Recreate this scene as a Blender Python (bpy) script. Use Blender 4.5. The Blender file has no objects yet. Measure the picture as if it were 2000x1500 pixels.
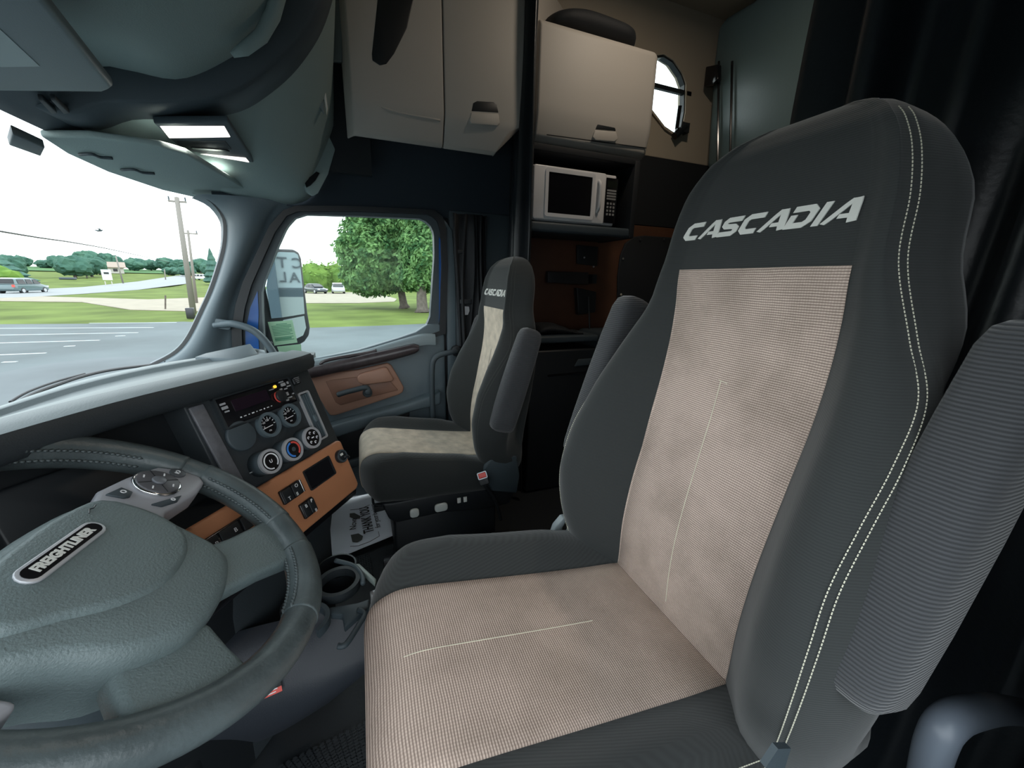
import bpy, bmesh, math, random
from mathutils import Vector, Matrix, noise
random.seed(7)
SC = bpy.context.scene
COL = SC.collection
PI = math.pi

# ------------------------------------------------------------------ camera
F, PITCH, YAW, ROLL = 750.0, math.radians(-14.9), math.radians(-21.5), math.radians(1.2)
CAM = Vector((-1.0, 0.0, 1.15))
fw = Vector((math.cos(YAW)*math.cos(PITCH), math.sin(YAW)*math.cos(PITCH), math.sin(PITCH)))
_r = fw.cross(Vector((0, 0, 1))).normalized(); _u = _r.cross(fw)
RT = _r*math.cos(ROLL) + _u*math.sin(ROLL)
UP = _u*math.cos(ROLL) - _r*math.sin(ROLL)
cam_data = bpy.data.cameras.new('camera'); cam = bpy.data.objects.new('camera', cam_data); COL.objects.link(cam)
cam_data.sensor_width = 36.0; cam_data.lens = 36.0*F/2000.0; cam_data.clip_start = 0.01; cam_data.clip_end = 2000
M = Matrix((RT, UP, -fw)).transposed().to_4x4(); M.translation = CAM
cam.matrix_world = M
SC.camera = cam

# ------------------------------------------------------------------ sky and exposure
SKY = 3.3
w = bpy.data.worlds.new('overcast_sky'); SC.world = w; w.use_nodes = True
nt = w.node_tree; bg = nt.nodes['Background']
tc = nt.nodes.new('ShaderNodeTexCoord'); sep = nt.nodes.new('ShaderNodeSeparateXYZ'); rmp = nt.nodes.new('ShaderNodeValToRGB')
nt.links.new(tc.outputs['Generated'], sep.inputs[0]); nt.links.new(sep.outputs['Z'], rmp.inputs[0]); nt.links.new(rmp.outputs[0], bg.inputs[0])
rmp.color_ramp.elements[0].position = 0.0; rmp.color_ramp.elements[0].color = (0.93, 0.98, 1.0, 1)
rmp.color_ramp.elements[1].position = 1.0; rmp.color_ramp.elements[1].color = (0.80, 0.92, 1.0, 1)
bg.inputs[1].default_value = SKY
sd = bpy.data.lights.new('sun', 'SUN'); sd.energy = 1.0; sd.angle = math.radians(25); sd.color = (1, .96, .9)
so = bpy.data.objects.new('sun', sd); COL.objects.link(so); so.rotation_euler = Vector((0.25, 0.30, -0.92)).to_track_quat('-Z', 'Y').to_euler(); so.location = (0, 0, 8)
vs = SC.view_settings; vs.view_transform = 'Standard'; vs.look = 'None'; vs.gamma = 1; vs.use_curve_mapping = False
vs.exposure = 0.0

# ------------------------------------------------------------------ measuring helpers: a photo pixel seen at a known depth plane
def ray(x, y): return (fw*F + RT*(x-1000) - UP*(y-750)).normalized()
def ax(x, y, X): d = ray(x, y); return CAM + d*((X-CAM.x)/d.x)
def ay(x, y, Y): d = ray(x, y); return CAM + d*((Y-CAM.y)/d.y)
def az(x, y, Z): d = ray(x, y); return CAM + d*((Z-CAM.z)/d.z)
def apl(x, y, A, n): d = ray(x, y); return CAM + d*(((A-CAM).dot(n))/d.dot(n))

# ------------------------------------------------------------------ materials
def mat(name, col, rough=0.6, metal=0.0, bump=0.0, bscale=200.0, mottle=0.0, mscale=8.0, spec=0.5, emit=None, estr=0.0, coat=0.0, detail=3):
    m = bpy.data.materials.new(name); m.use_nodes = True
    nt = m.node_tree; b = nt.nodes['Principled BSDF']
    b.inputs['Base Color'].default_value = (*col, 1); b.inputs['Roughness'].default_value = rough
    b.inputs['Metallic'].default_value = metal; b.inputs['Specular IOR Level'].default_value = spec
    if coat: b.inputs['Coat Weight'].default_value = coat
    if emit: b.inputs['Emission Color'].default_value = (*emit, 1); b.inputs['Emission Strength'].default_value = estr
    tc = nt.nodes.new('ShaderNodeTexCoord')
    if bump:
        n = nt.nodes.new('ShaderNodeTexNoise'); n.inputs['Scale'].default_value = bscale; n.inputs['Detail'].default_value = detail
        bp = nt.nodes.new('ShaderNodeBump'); bp.inputs['Strength'].default_value = bump; bp.inputs['Distance'].default_value = 0.002
        nt.links.new(tc.outputs['Object'], n.inputs['Vector']); nt.links.new(n.outputs['Fac'], bp.inputs['Height']); nt.links.new(bp.outputs[0], b.inputs['Normal'])
    if mottle:
        n = nt.nodes.new('ShaderNodeTexNoise'); n.inputs['Scale'].default_value = mscale; n.inputs['Detail'].default_value = 5
        r = nt.nodes.new('ShaderNodeValToRGB')
        r.color_ramp.elements[0].position = .3; r.color_ramp.elements[1].position = .7
        r.color_ramp.elements[0].color = (*[c*(1-mottle) for c in col], 1)
        r.color_ramp.elements[1].color = (*[min(1, c*(1+mottle)) for c in col], 1)
        nt.links.new(tc.outputs['Object'], n.inputs['Vector']); nt.links.new(n.outputs['Fac'], r.inputs[0]); nt.links.new(r.outputs[0], b.inputs['Base Color'])
    return m

def weave(name, c1, c2, cd, period=0.0035, ax1='X', ax2='Z', stain=0.35, bump=0.5):
    """coarse woven fabric: two crossed wave textures for the yarns, soft stains over it"""
    m = bpy.data.materials.new(name); m.use_nodes = True
    nt = m.node_tree; b = nt.nodes['Principled BSDF']; b.inputs['Roughness'].default_value = 0.95; b.inputs['Specular IOR Level'].default_value = 0.15
    tc = nt.nodes.new('ShaderNodeTexCoord')
    ns = nt.nodes.new('ShaderNodeTexNoise'); ns.inputs['Scale'].default_value = 9; ns.inputs['Detail'].default_value = 2
    nt.links.new(tc.outputs['Object'], ns.inputs['Vector'])
    mixv = nt.nodes.new('ShaderNodeMixRGB'); mixv.blend_type = 'ADD'; mixv.inputs[0].default_value = 0.006
    nt.links.new(tc.outputs['Object'], mixv.inputs[1]); nt.links.new(ns.outputs['Color'], mixv.inputs[2])
    ws = []
    for a, k in ((ax1, 1.0), (ax2, 1.0)):
        wv = nt.nodes.new('ShaderNodeTexWave'); wv.wave_type = 'BANDS'; wv.bands_direction = a
        wv.inputs['Scale'].default_value = 0.314/period*k; wv.inputs['Distortion'].default_value = 0.6; wv.inputs['Detail'].default_value = 1
        wv.inputs['Detail Scale'].default_value = 2
        nt.links.new(mixv.outputs[0], wv.inputs['Vector']); ws.append(wv)
    mul = nt.nodes.new('ShaderNodeMath'); mul.operation = 'MULTIPLY'
    sf = nt.nodes.new('ShaderNodeMath'); sf.operation = 'MULTIPLY_ADD'; sf.inputs[1].default_value = .45; sf.inputs[2].default_value = .55; nt.links.new(ws[0].outputs['Fac'], sf.inputs[0])
    nt.links.new(sf.outputs[0], mul.inputs[0]); nt.links.new(ws[1].outputs['Fac'], mul.inputs[1])
    pw = nt.nodes.new('ShaderNodeMath'); pw.operation = 'POWER'; pw.inputs[1].default_value = 0.55; nt.links.new(mul.outputs[0], pw.inputs[0])
    fine = nt.nodes.new('ShaderNodeTexNoise'); fine.inputs['Scale'].default_value = 260; fine.inputs['Detail'].default_value = 2
    nt.links.new(tc.outputs['Object'], fine.inputs['Vector'])
    cmix = nt.nodes.new('ShaderNodeMixRGB'); cmix.inputs[1].default_value = (*c2, 1); cmix.inputs[2].default_value = (*c1, 1)
    nt.links.new(fine.outputs['Fac'], cmix.inputs[0])
    mx = nt.nodes.new('ShaderNodeMixRGB'); mx.inputs[1].default_value = (*cd, 1)
    nt.links.new(cmix.outputs[0], mx.inputs[2]); nt.links.new(pw.outputs[0], mx.inputs[0])
    big = nt.nodes.new('ShaderNodeTexNoise'); big.inputs['Scale'].default_value = 7; big.inputs['Detail'].default_value = 6; big.inputs['Roughness'].default_value = .6
    nt.links.new(tc.outputs['Object'], big.inputs['Vector'])
    rr = nt.nodes.new('ShaderNodeValToRGB'); rr.color_ramp.elements[0].position = .32; rr.color_ramp.elements[1].position = .58
    rr.color_ramp.elements[0].color = (1-stain, 1-stain*1.0, 1-stain*1.05, 1); rr.color_ramp.elements[1].color = (1, 1, 1, 1)
    nt.links.new(big.outputs['Fac'], rr.inputs[0])
    fin = nt.nodes.new('ShaderNodeMixRGB'); fin.blend_type = 'MULTIPLY'; fin.inputs[0].default_value = 1
    nt.links.new(mx.outputs[0], fin.inputs[1]); nt.links.new(rr.outputs[0], fin.inputs[2]); nt.links.new(fin.outputs[0], b.inputs['Base Color'])
    bp = nt.nodes.new('ShaderNodeBump'); bp.inputs['Strength'].default_value = bump; bp.inputs['Distance'].default_value = 0.001
    nt.links.new(pw.outputs[0], bp.inputs['Height']); nt.links.new(bp.outputs[0], b.inputs['Normal'])
    return m

def ribbed(name, c1, c2, period=0.004, direction='Z', bump=0.6):
    m = bpy.data.materials.new(name); m.use_nodes = True
    nt = m.node_tree; b = nt.nodes['Principled BSDF']; b.inputs['Roughness'].default_value = 0.92; b.inputs['Specular IOR Level'].default_value = 0.2
    b.inputs['Sheen Weight'].default_value = 0.25; b.inputs['Sheen Roughness'].default_value = .5
    tc = nt.nodes.new('ShaderNodeTexCoord')
    wv = nt.nodes.new('ShaderNodeTexWave'); wv.wave_type = 'BANDS'; wv.bands_direction = direction
    wv.inputs['Scale'].default_value = 0.314/period; wv.inputs['Distortion'].default_value = 0.5; wv.inputs['Detail'].default_value = 1
    nt.links.new(tc.outputs['Object'], wv.inputs['Vector'])
    mx = nt.nodes.new('ShaderNodeMixRGB'); mx.inputs[1].default_value = (*c1, 1); mx.inputs[2].default_value = (*c2, 1)
    nt.links.new(wv.outputs['Fac'], mx.inputs[0]); nt.links.new(mx.outputs[0], b.inputs['Base Color'])
    bp = nt.nodes.new('ShaderNodeBump'); bp.inputs['Strength'].default_value = bump; bp.inputs['Distance'].default_value = 0.0012
    nt.links.new(wv.outputs['Fac'], bp.inputs['Height']); nt.links.new(bp.outputs[0], b.inputs['Normal'])
    return m

def glassm(name, tint=(0.96, 0.99, 0.98), refl=0.06):
    m = bpy.data.materials.new(name); m.use_nodes = True; nt = m.node_tree; nt.nodes.clear()
    o = nt.nodes.new('ShaderNodeOutputMaterial'); t = nt.nodes.new('ShaderNodeBsdfTransparent'); g = nt.nodes.new('ShaderNodeBsdfGlossy'); mx = nt.nodes.new('ShaderNodeMixShader')
    lw = nt.nodes.new('ShaderNodeLayerWeight'); lw.inputs[0].default_value = .5; pw = nt.nodes.new('ShaderNodeMath'); pw.operation = 'POWER'; pw.inputs[1].default_value = 4
    nt.links.new(lw.outputs['Facing'], pw.inputs[0]); fr = nt.nodes.new('ShaderNodeMath'); fr.operation = 'MULTIPLY_ADD'; fr.inputs[1].default_value = .30; fr.inputs[2].default_value = .005; nt.links.new(pw.outputs[0], fr.inputs[0])
    t.inputs[0].default_value = (*tint, 1); g.inputs['Roughness'].default_value = 0.02
    nt.links.new(fr.outputs[0], mx.inputs[0]); nt.links.new(t.outputs[0], mx.inputs[1]); nt.links.new(g.outputs[0], mx.inputs[2]); nt.links.new(mx.outputs[0], o.inputs[0])
    return m

# ------------------------------------------------------------------ mesh helpers
def wloc(o):
    v = Vector((0, 0, 0))
    while o: v += o.location; o = o.parent
    return v
def link(name, mesh, m, parent=None, label=None, cat=None, group=None, kind=None):
    o = bpy.data.objects.new(name, mesh); COL.objects.link(o)
    if m and not mesh.materials: mesh.materials.append(m)
    if parent:
        o.parent = parent; d = wloc(parent)
        if d.length > 0: mesh.transform(Matrix.Translation(-d))
    if label: o['label'] = label
    if cat: o['category'] = cat
    if group: o['group'] = group
    if kind: o['kind'] = kind
    return o
def thing(name, label, cat, loc=(0, 0, 0), group=None, kind=None):
    o = bpy.data.objects.new(name, None); COL.objects.link(o); o.location = loc; o.empty_display_size = .05
    if label: o['label'] = label
    if cat: o['category'] = cat
    if group: o['group'] = group
    if kind: o['kind'] = kind
    return o
def mk(name, V, Fc, smooth=False, auto=None):
    me = bpy.data.meshes.new(name); me.from_pydata([tuple(v) for v in V], [], Fc); me.update()
    bm = bmesh.new(); bm.from_mesh(me); bmesh.ops.recalc_face_normals(bm, faces=bm.faces)
    if auto is not None:
        for e in bm.edges:
            if len(e.link_faces) == 2 and e.calc_face_angle(0) > math.radians(auto): e.smooth = False
        smooth = True
    bm.to_mesh(me); bm.free()
    if smooth:
        for p in me.polygons: p.use_smooth = True
    return me
class MB:
    def __init__(s): s.v = []; s.f = []
    def add(s, V, Fc):
        o = len(s.v); s.v += [Vector(v) for v in V]; s.f += [tuple(i+o for i in f) for f in Fc]
    def box(s, c, d, R=None):
        c = Vector(c); V = []
        for sx in (-.5, .5):
            for sy in (-.5, .5):
                for sz in (-.5, .5):
                    p = Vector((sx*d[0], sy*d[1], sz*d[2]))
                    if R: p = R @ p
                    V.append(c+p)
        s.add(V, [(0, 1, 3, 2), (4, 6, 7, 5), (0, 4, 5, 1), (2, 3, 7, 6), (0, 2, 6, 4), (1, 5, 7, 3)])
    def tube(s, P, r, n=8, cap=True, closed=False):
        P = [Vector(p) for p in P]; N = len(P); rings = []
        rr = r if isinstance(r, (list, tuple)) else [r]*N
        up = None
        for i in range(N):
            if closed: t = (P[(i+1) % N]-P[i-1]).normalized()
            else: t = (P[min(i+1, N-1)]-P[max(i-1, 0)]).normalized()
            if up is None: up = t.orthogonal().normalized()
            up = (up - t*up.dot(t)).normalized(); sd = t.cross(up)
            rings.append([P[i]+(up*math.cos(2*PI*k/n)+sd*math.sin(2*PI*k/n))*rr[i] for k in range(n)])
        s.loft(rings, closed_u=True, closed_v=closed, cap=cap and not closed)
    def loft(s, rings, closed_u=True, closed_v=False, cap=True):
        n = len(rings[0]); V = [p for r_ in rings for p in r_]; Fc = []
        m_ = len(rings)
        for i in range(m_ if closed_v else m_-1):
            for k in range(n if closed_u else n-1):
                a = i*n+k; b = i*n+(k+1) % n; j = (i+1) % m_
                Fc.append((a, b, j*n+(k+1) % n, j*n+k))
        if cap and closed_u and not closed_v:
            Fc.append(tuple(range(n-1, -1, -1))); Fc.append(tuple((m_-1)*n+k for k in range(n)))
        s.add(V, Fc)
    def mesh(s, name, smooth=False, auto=None): return mk(name, s.v, s.f, smooth, auto)
    def build(s, name, m, parent=None, smooth=False, auto=None, **kw): return link(name, s.mesh(name, smooth, auto), m, parent, **kw)

def bevelled(me, w_, seg=2, ang=30):
    bm = bmesh.new(); bm.from_mesh(me)
    ed = [e for e in bm.edges if len(e.link_faces) == 2 and e.calc_face_angle(0) > math.radians(ang)]
    bmesh.ops.bevel(bm, geom=ed, offset=w_, segments=seg, profile=.5, affect='EDGES', clamp_overlap=True)
    for f in bm.faces: f.smooth = True
    for e in bm.edges:
        if len(e.link_faces) == 2 and e.calc_face_angle(0) > math.radians(50): e.smooth = False
    bm.to_mesh(me); bm.free(); return me
def box(name, c, d, m, parent=None, bev=0.0, seg=2, R=None, **kw):
    b = MB(); b.box(c, d, R); me = b.mesh(name)
    if bev: bevelled(me, bev, seg)
    return link(name, me, m, parent, **kw)
def prism_mesh(name, poly, dvec, bev=0.0, seg=2, smooth=False):
    """extrude a 3D polygon by dvec"""
    n = len(poly); dv = Vector(dvec); b = MB(); b.loft([[Vector(p) for p in poly], [Vector(p)+dv for p in poly]]); me = b.mesh(name)
    if bev: bevelled(me, bev, seg)
    return me
def prism(name, poly, dvec, m, parent=None, bev=0.0, seg=2, **kw): return link(name, prism_mesh(name, poly, dvec, bev, seg), m, parent, **kw)
def catmull(P, n=6, closed=False):
    P = [Vector(p) for p in P]; N = len(P); out = []
    rng = range(N if closed else N-1)
    for i in rng:
        if closed: p0, p1, p2, p3 = P[i-1], P[i], P[(i+1) % N], P[(i+2) % N]
        else: p0, p1, p2, p3 = P[max(i-1, 0)], P[i], P[i+1], P[min(i+2, N-1)]
        for k in range(n):
            t = k/n; out.append(0.5*((2*p1)+(-p0+p2)*t+(2*p0-5*p1+4*p2-p3)*t*t+(-p0+3*p1-3*p2+p3)*t**3))
    if not closed: out.append(P[-1].copy())
    return out
def interp(tab, x):
    if x <= tab[0][0]: return tab[0][1]
    for (a, b), (c, d) in zip(tab, tab[1:]):
        if x <= c:
            t = (x-a)/(c-a); t = t*t*(3-2*t) if False else t
            return b+(d-b)*t
    return tab[-1][1]
def sinterp(tab, x):
    """smooth (catmull) interpolation in a table"""
    n = len(tab)
    if x <= tab[0][0]: return tab[0][1]
    if x >= tab[-1][0]: return tab[-1][1]
    for i in range(n-1):
        if x <= tab[i+1][0]:
            x0, y0 = tab[i]; x1, y1 = tab[i+1]; h = x1-x0; t = (x-x0)/h
            m0 = (y1-tab[i-1][1])/(x1-tab[i-1][0]) if i > 0 else (y1-y0)/h
            m1 = (tab[i+2][1]-y0)/(tab[i+2][0]-x0) if i+2 < n else (y1-y0)/h
            return (2*t**3-3*t*t+1)*y0+(t**3-2*t*t+t)*h*m0+(-2*t**3+3*t*t)*y1+(t**3-t*t)*h*m1
def resample(P, n, closed=False):
    P = [Vector(p) for p in P]
    if closed: P = P+[P[0]]
    L = [0]
    for a, b in zip(P, P[1:]): L.append(L[-1]+(b-a).length)
    out = []; N = n if closed else n-1
    j = 0
    for k in range(n):
        s = L[-1]*k/N
        while j < len(L)-2 and L[j+1] < s: j += 1
        t = (s-L[j])/max(1e-9, L[j+1]-L[j]); out.append(P[j].lerp(P[j+1], min(1, t)))
    return out
def ribbon(curves, name, m, parent=None, thick=0.0, smooth=True, **kw):
    """skin through open curves (all resampled to the same count); thick closes it into a shell along normals"""
    me = MB(); me.loft(curves, closed_u=False, cap=False); mesh = me.mesh(name, smooth)
    o = link(name, mesh, m, parent, **kw)
    if thick:
        md = o.modifiers.new('shell', 'SOLIDIFY'); md.thickness = thick; md.offset = 0
    return o
def frame(o, x, z):
    """matrix with local x, local z (normal) at o"""
    x = Vector(x).normalized(); z = Vector(z).normalized(); y = z.cross(x).normalized(); x = y.cross(z)
    m = Matrix((x, y, z)).transposed().to_4x4(); m.translation = Vector(o); return m
def text_mesh(s, size, depth=0.0006, shear=0.0, xs=1.0, bold=0.0, align='CENTER'):
    cu = bpy.data.curves.new('t', 'FONT'); cu.body = s; cu.size = size; cu.extrude = depth; cu.shear = shear; cu.align_x = align; cu.align_y = 'CENTER'; cu.offset = bold
    cu.resolution_u = 3
    o = bpy.data.objects.new('t', cu); COL.objects.link(o)
    dg = bpy.context.evaluated_depsgraph_get(); me = bpy.data.meshes.new_from_object(o.evaluated_get(dg))
    bpy.data.objects.remove(o); bpy.data.curves.remove(cu); me.materials.clear()
    if xs != 1: me.transform(Matrix.Diagonal((xs, 1, 1, 1)))
    return me
def text(name, s, size, Mx, m, parent=None, **kw):
    pk = {k: kw.pop(k) for k in list(kw) if k in ('depth', 'shear', 'xs', 'bold', 'align')}
    me = text_mesh(s, size, **pk); me.transform(Mx); me.name = name
    return link(name, me, m, parent, **kw)
def cyl(name, Mx, r, h, m, parent=None, n=32, bev=0.0, r2=None, **kw):
    b = MB(); r2 = r if r2 is None else r2
    b.loft([[Vector((r*math.cos(2*PI*k/n), r*math.sin(2*PI*k/n), 0)) for k in range(n)], [Vector((r2*math.cos(2*PI*k/n), r2*math.sin(2*PI*k/n), h)) for k in range(n)]])
    me = b.mesh(name)
    if bev: bevelled(me, bev, 2, 40)
    else:
        for p in me.polygons: p.use_smooth = len(p.vertices) == 4
    me.transform(Mx); return link(name, me, m, parent, **kw)
def ringm(Mx, r0, r1, h, n=40, a0=0, a1=2*PI):
    full = abs(a1-a0-2*PI) < 1e-6; K = n if full else n+1; rings = []
    for k in range(K):
        a = a0+(a1-a0)*k/n; c, s = math.cos(a), math.sin(a)
        rings.append([Vector((r*c, r*s, z)) for r, z in ((r0, 0), (r1, 0), (r1, h), (r0, h))])
    b = MB(); b.loft(rings, closed_u=True, closed_v=full, cap=True); b.v = [Mx @ v for v in b.v]; return b
def rrect(w_, h_, r, n=4):
    P = []
    for cx, cy, a in ((w_/2-r, h_/2-r, 0), (-w_/2+r, h_/2-r, PI/2), (-w_/2+r, -h_/2+r, PI), (w_/2-r, -h_/2+r, 1.5*PI)):
        for k in range(n+1):
            t = a+PI/2*k/n; P.append(Vector((cx+r*math.cos(t), cy+r*math.sin(t), 0)))
    return P
def plate(name, Mx, w_, h_, r, d, m, parent=None, bev=0.0, **kw):
    P = [Mx @ p for p in rrect(w_, h_, r)]; dv = (Mx.to_3x3() @ Vector((0, 0, d)))
    return prism(name, P, dv, m, parent, bev=bev, **kw)
def framering(name, Mx, w_, h_, r, t, d, m, parent=None, **kw):
    o = rrect(w_, h_, r, 5); i = rrect(w_-2*t, h_-2*t, max(r-t, .0005), 5); n = len(o); b = MB()
    rings = [[Vector((o[k].x, o[k].y, 0)), Vector((o[k].x, o[k].y, d)), Vector((i[k].x, i[k].y, d)), Vector((i[k].x, i[k].y, 0))] for k in range(n)]
    b.loft(rings, closed_u=True, closed_v=True); b.v = [Mx @ v for v in b.v]
    return b.build(name, m, parent, auto=35, **kw)

# colours (linear albedos)
M_ = {}
M_['fab'] = ribbed('black_seat_fabric', (0.030, 0.033, 0.033), (0.038, 0.042, 0.042), 0.003, 'Z', .15)
M_['fab2'] = ribbed('ribbed_charcoal_fabric', (0.040, 0.042, 0.045), (0.078, 0.081, 0.088), 0.0040, 'Z', .7)
M_['weave'] = weave('tan_woven_fabric', (0.84, 0.69, 0.60), (0.68, 0.545, 0.47), (0.24, 0.17, 0.145), 0.0034, 'X', 'Z', .3)
M_['weavec'] = weave('tan_woven_cushion', (0.82, 0.66, 0.565), (0.66, 0.52, 0.44), (0.25, 0.175, 0.145), 0.0036, 'X', 'Y', .22)
M_['tan'] = mat('tan_worn_fabric', (0.62, 0.54, 0.44), .95, bump=.4, bscale=300, mottle=.17, mscale=26, spec=.1)
M_['stitch'] = mat('cream_thread', (0.75, 0.72, 0.58), .7)
M_['ltgrey'] = mat('silver_print', (0.72, 0.72, 0.68), .6)
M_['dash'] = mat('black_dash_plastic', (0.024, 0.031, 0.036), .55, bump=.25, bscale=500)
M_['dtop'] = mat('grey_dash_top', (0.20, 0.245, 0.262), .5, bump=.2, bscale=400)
M_['grey'] = mat('slate_plastic', (0.10, 0.135, 0.155), .5, bump=.15, bscale=500)
M_['greyd'] = mat('dark_slate_plastic', (0.05, 0.068, 0.08), .55, bump=.15, bscale=500)
M_['black'] = mat('black_plastic', (0.012, 0.015, 0.018), .5)
M_['gblack'] = mat('gloss_black', (0.008, 0.008, 0.01), .15)
M_['orange'] = mat('copper_trim_plastic', (0.50, 0.215, 0.105), .5, bump=.2, bscale=600, mottle=.05, mscale=6)
M_['brown'] = mat('brown_door_trim', (0.38, 0.21, 0.15), .5, bump=.15, bscale=500)
M_['sill'] = mat('dark_woodgrain_trim', (0.045, 0.035, 0.038), .3, mottle=.3, mscale=30)
M_['leather'] = mat('worn_black_leather', (0.07, 0.088, 0.092), .38, bump=.35, bscale=160, mottle=.4, mscale=14, detail=5)
M_['hub'] = mat('grey_airbag_vinyl', (0.15, 0.195, 0.20), .42, bump=.5, bscale=420, detail=4)
M_['silver'] = mat('satin_silver_plastic', (0.52, 0.53, 0.56), .35, metal=.3)
M_['chrome'] = mat('chrome', (0.85, 0.85, 0.86), .12, metal=1)
M_['white'] = mat('white_print', (0.85, 0.86, 0.88), .6)
M_['bluep'] = mat('blue_print', (0.05, 0.22, 0.65), .5)
M_['redp'] = mat('red_print', (0.75, 0.09, 0.07), .5)
M_['redb'] = mat('red_button', (0.9, 0.12, 0.10), .4)
M_['amber'] = mat('amber_indicator', (0.9, 0.5, 0.05), .4, emit=(1, .55, .05), estr=1.2)
M_['cream'] = mat('putty_cabinet_plastic', (0.50, 0.465, 0.42), .55, bump=.12, bscale=350)
M_['beige'] = mat('beige_headliner', (0.42, 0.36, 0.28), .9, bump=.2, bscale=250)
M_['wallg'] = mat('charcoal_headliner', (0.030, 0.042, 0.055), .9, bump=.3, bscale=500)
M_['roof'] = mat('teal_grey_headliner', (0.27, 0.345, 0.335), .7, bump=.3, bscale=300)
M_['curtain'] = mat('black_vinyl_curtain', (0.014, 0.018, 0.022), .38, bump=.3, bscale=90)
M_['velvet'] = mat('black_cloth_curtain', (0.010, 0.012, 0.015), .75, bump=.3, bscale=120)
M_['floor'] = mat('black_rubber_floor', (0.020, 0.024, 0.028), .6, bump=.4, bscale=120)
M_['wood'] = mat('chestnut_wall_panel', (0.10, 0.042, 0.022), .5, mottle=.12, mscale=10)
M_['mwhite'] = mat('white_appliance_plastic', (0.80, 0.79, 0.80), .25)
M_['paper'] = mat('white_paper', (0.88, 0.91, 0.97), .8)
M_['ink'] = mat('black_ink', (0.03, 0.03, 0.03), .8)
M_['shoe'] = mat('dark_grey_print', (0.09, 0.09, 0.08), .8)
M_['green'] = mat('pale_green_paper', (0.36, 0.62, 0.42), .7)
M_['dgreen'] = mat('green_print', (0.10, 0.30, 0.18), .7)
M_['blue'] = mat('blue_cab_paint', (0.01, 0.09, 0.34), .25, coat=.5)
M_['glass'] = glassm('window_glass')
M_['steel'] = mat('dark_steel', (0.06, 0.06, 0.065), .4, metal=.7)
M_['lens'] = mat('lit_lamp_lens', (0.9, 0.85, 0.82), .3, emit=(1, .93, .88), estr=1.3)
M_['lensoff'] = mat('clear_lamp_lens', (0.55, 0.52, 0.52), .25)
M_['mirror'] = mat('mirror_glass', (0.82, 0.93, 0.94), .02, metal=1)
# ================================================================== OUTSIDE
GZ = -1.25
def gh(x, y):
    d = math.hypot(x+1, y); a = math.degrees(math.atan2(y, x+1))
    if a < 11: return GZ
    return GZ + 4.6*max(0, min(1, (d-110)/170))*min(1, (a-11)/6)
M_['grass'] = mat('mown_grass', (0.105, 0.14, 0.036), .95, mottle=.3, mscale=.35, spec=.1)
M_['crop'] = mat('green_field', (0.07, 0.145, 0.06), .95, mottle=.15, mscale=.1, spec=.1)
M_['asphalt'] = mat('wet_grey_asphalt', (0.085, 0.102, 0.108), .75, mottle=.25, mscale=.35, spec=.3)
M_['road'] = mat('pale_road', (0.22, 0.23, 0.235), .8)
M_['gravel'] = mat('beige_gravel', (0.27, 0.235, 0.18), .9, mottle=.1, mscale=1)
M_['line'] = mat('white_road_paint', (0.40, 0.43, 0.43), .7)
b = MB(); NX, NY = 90, 70
V = []; 
for i in range(NX+1):
    d = -6 + 8*i if i < 12 else 90+(i-12)*5.5
    for j in range(NY+1):
        y = -90 + j*5.2; V.append((d, y, gh(d, y)-0.03))
for i in range(-0, NX):
    for j in range(NY): b.f.append((i*(NY+1)+j, (i+1)*(NY+1)+j, (i+1)*(NY+1)+j+1, i*(NY+1)+j+1))
b.v = [Vector(v) for v in V]
b.build('ground', M_['grass'], smooth=True, kind='structure')
# ground behind the camera side
box('ground', (-46, 20, GZ-.06), (82, 300, .05), M_['asphalt'], kind='structure')
def gpoly(name, pts, m, dz=0.0, parent=None, **kw):
    P = [Vector((p[0], p[1], gh(p[0], p[1])+dz)) for p in pts]
    return prism(name, [p-Vector((0, 0, .04)) for p in P], (0, 0, .04), m, parent, **kw)
gpoly('parking_lot', [(-6, -40), (19, -40), (21.3, -3.7), (20.7, -.9), (20.4, 2.3), (22.5, 5), (24.5, 8.8), (24.1, 12.3), (24.5, 15.8), (25.5, 40), (-6, 40)], M_['asphalt'], 0, kind='structure')
rt = [(90, 564), (160, 561), (270, 555), (366, 549)]; rb = [(63, 580), (160, 574), (270, 566), (369, 557)]
pr = [az(*p, GZ) for p in rt]; qr = [az(*p, GZ) for p in rb]
gpoly('road', [(55, 55), (62, 50), *[(p.x, p.y) for p in pr], *[(p.x, p.y) for p in reversed(qr)], (44, 33)], M_['road'], .02, kind='structure')
dl = [az(*p, GZ) for p in [(0, 588), (160, 590), (255, 605), (375, 608), (430, 607)]]; du = [az(*p, GZ) for p in [(430, 581), (400, 581), (290, 585), (120, 580), (0, 576)]]
gpoly('driveway', [(p.x, p.y) for p in dl+du], M_['gravel'], .015, kind='structure')
gv = [az(*p, GZ) for p in [(560, 572), (690, 571), (745, 575), (775, 584), (770, 589), (700, 592), (560, 592)]]
gpoly('driveway', [(p.x, p.y) for p in gv], M_['gravel'], .015, kind='structure')
for i, (a, c) in enumerate([((-60, 642), (300, 640)), ((-60, 656), (270, 650)), ((-60, 672), (195, 665)), ((-60, 696), (90, 690)), ((5, 708), (33, 707)), ((125, 677), (147, 676)), ((225, 657), (245, 656)), ((175, 631.5), (345, 630))]):
    A, B = az(*a, GZ), az(*c, GZ); t = (B-A).normalized(); nn = Vector((-t.y, t.x, 0))*.055
    prism('trim_1', [A-nn, B-nn, B+nn, A+nn], (0, 0, .012), M_['line'], kind='structure')
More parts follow.
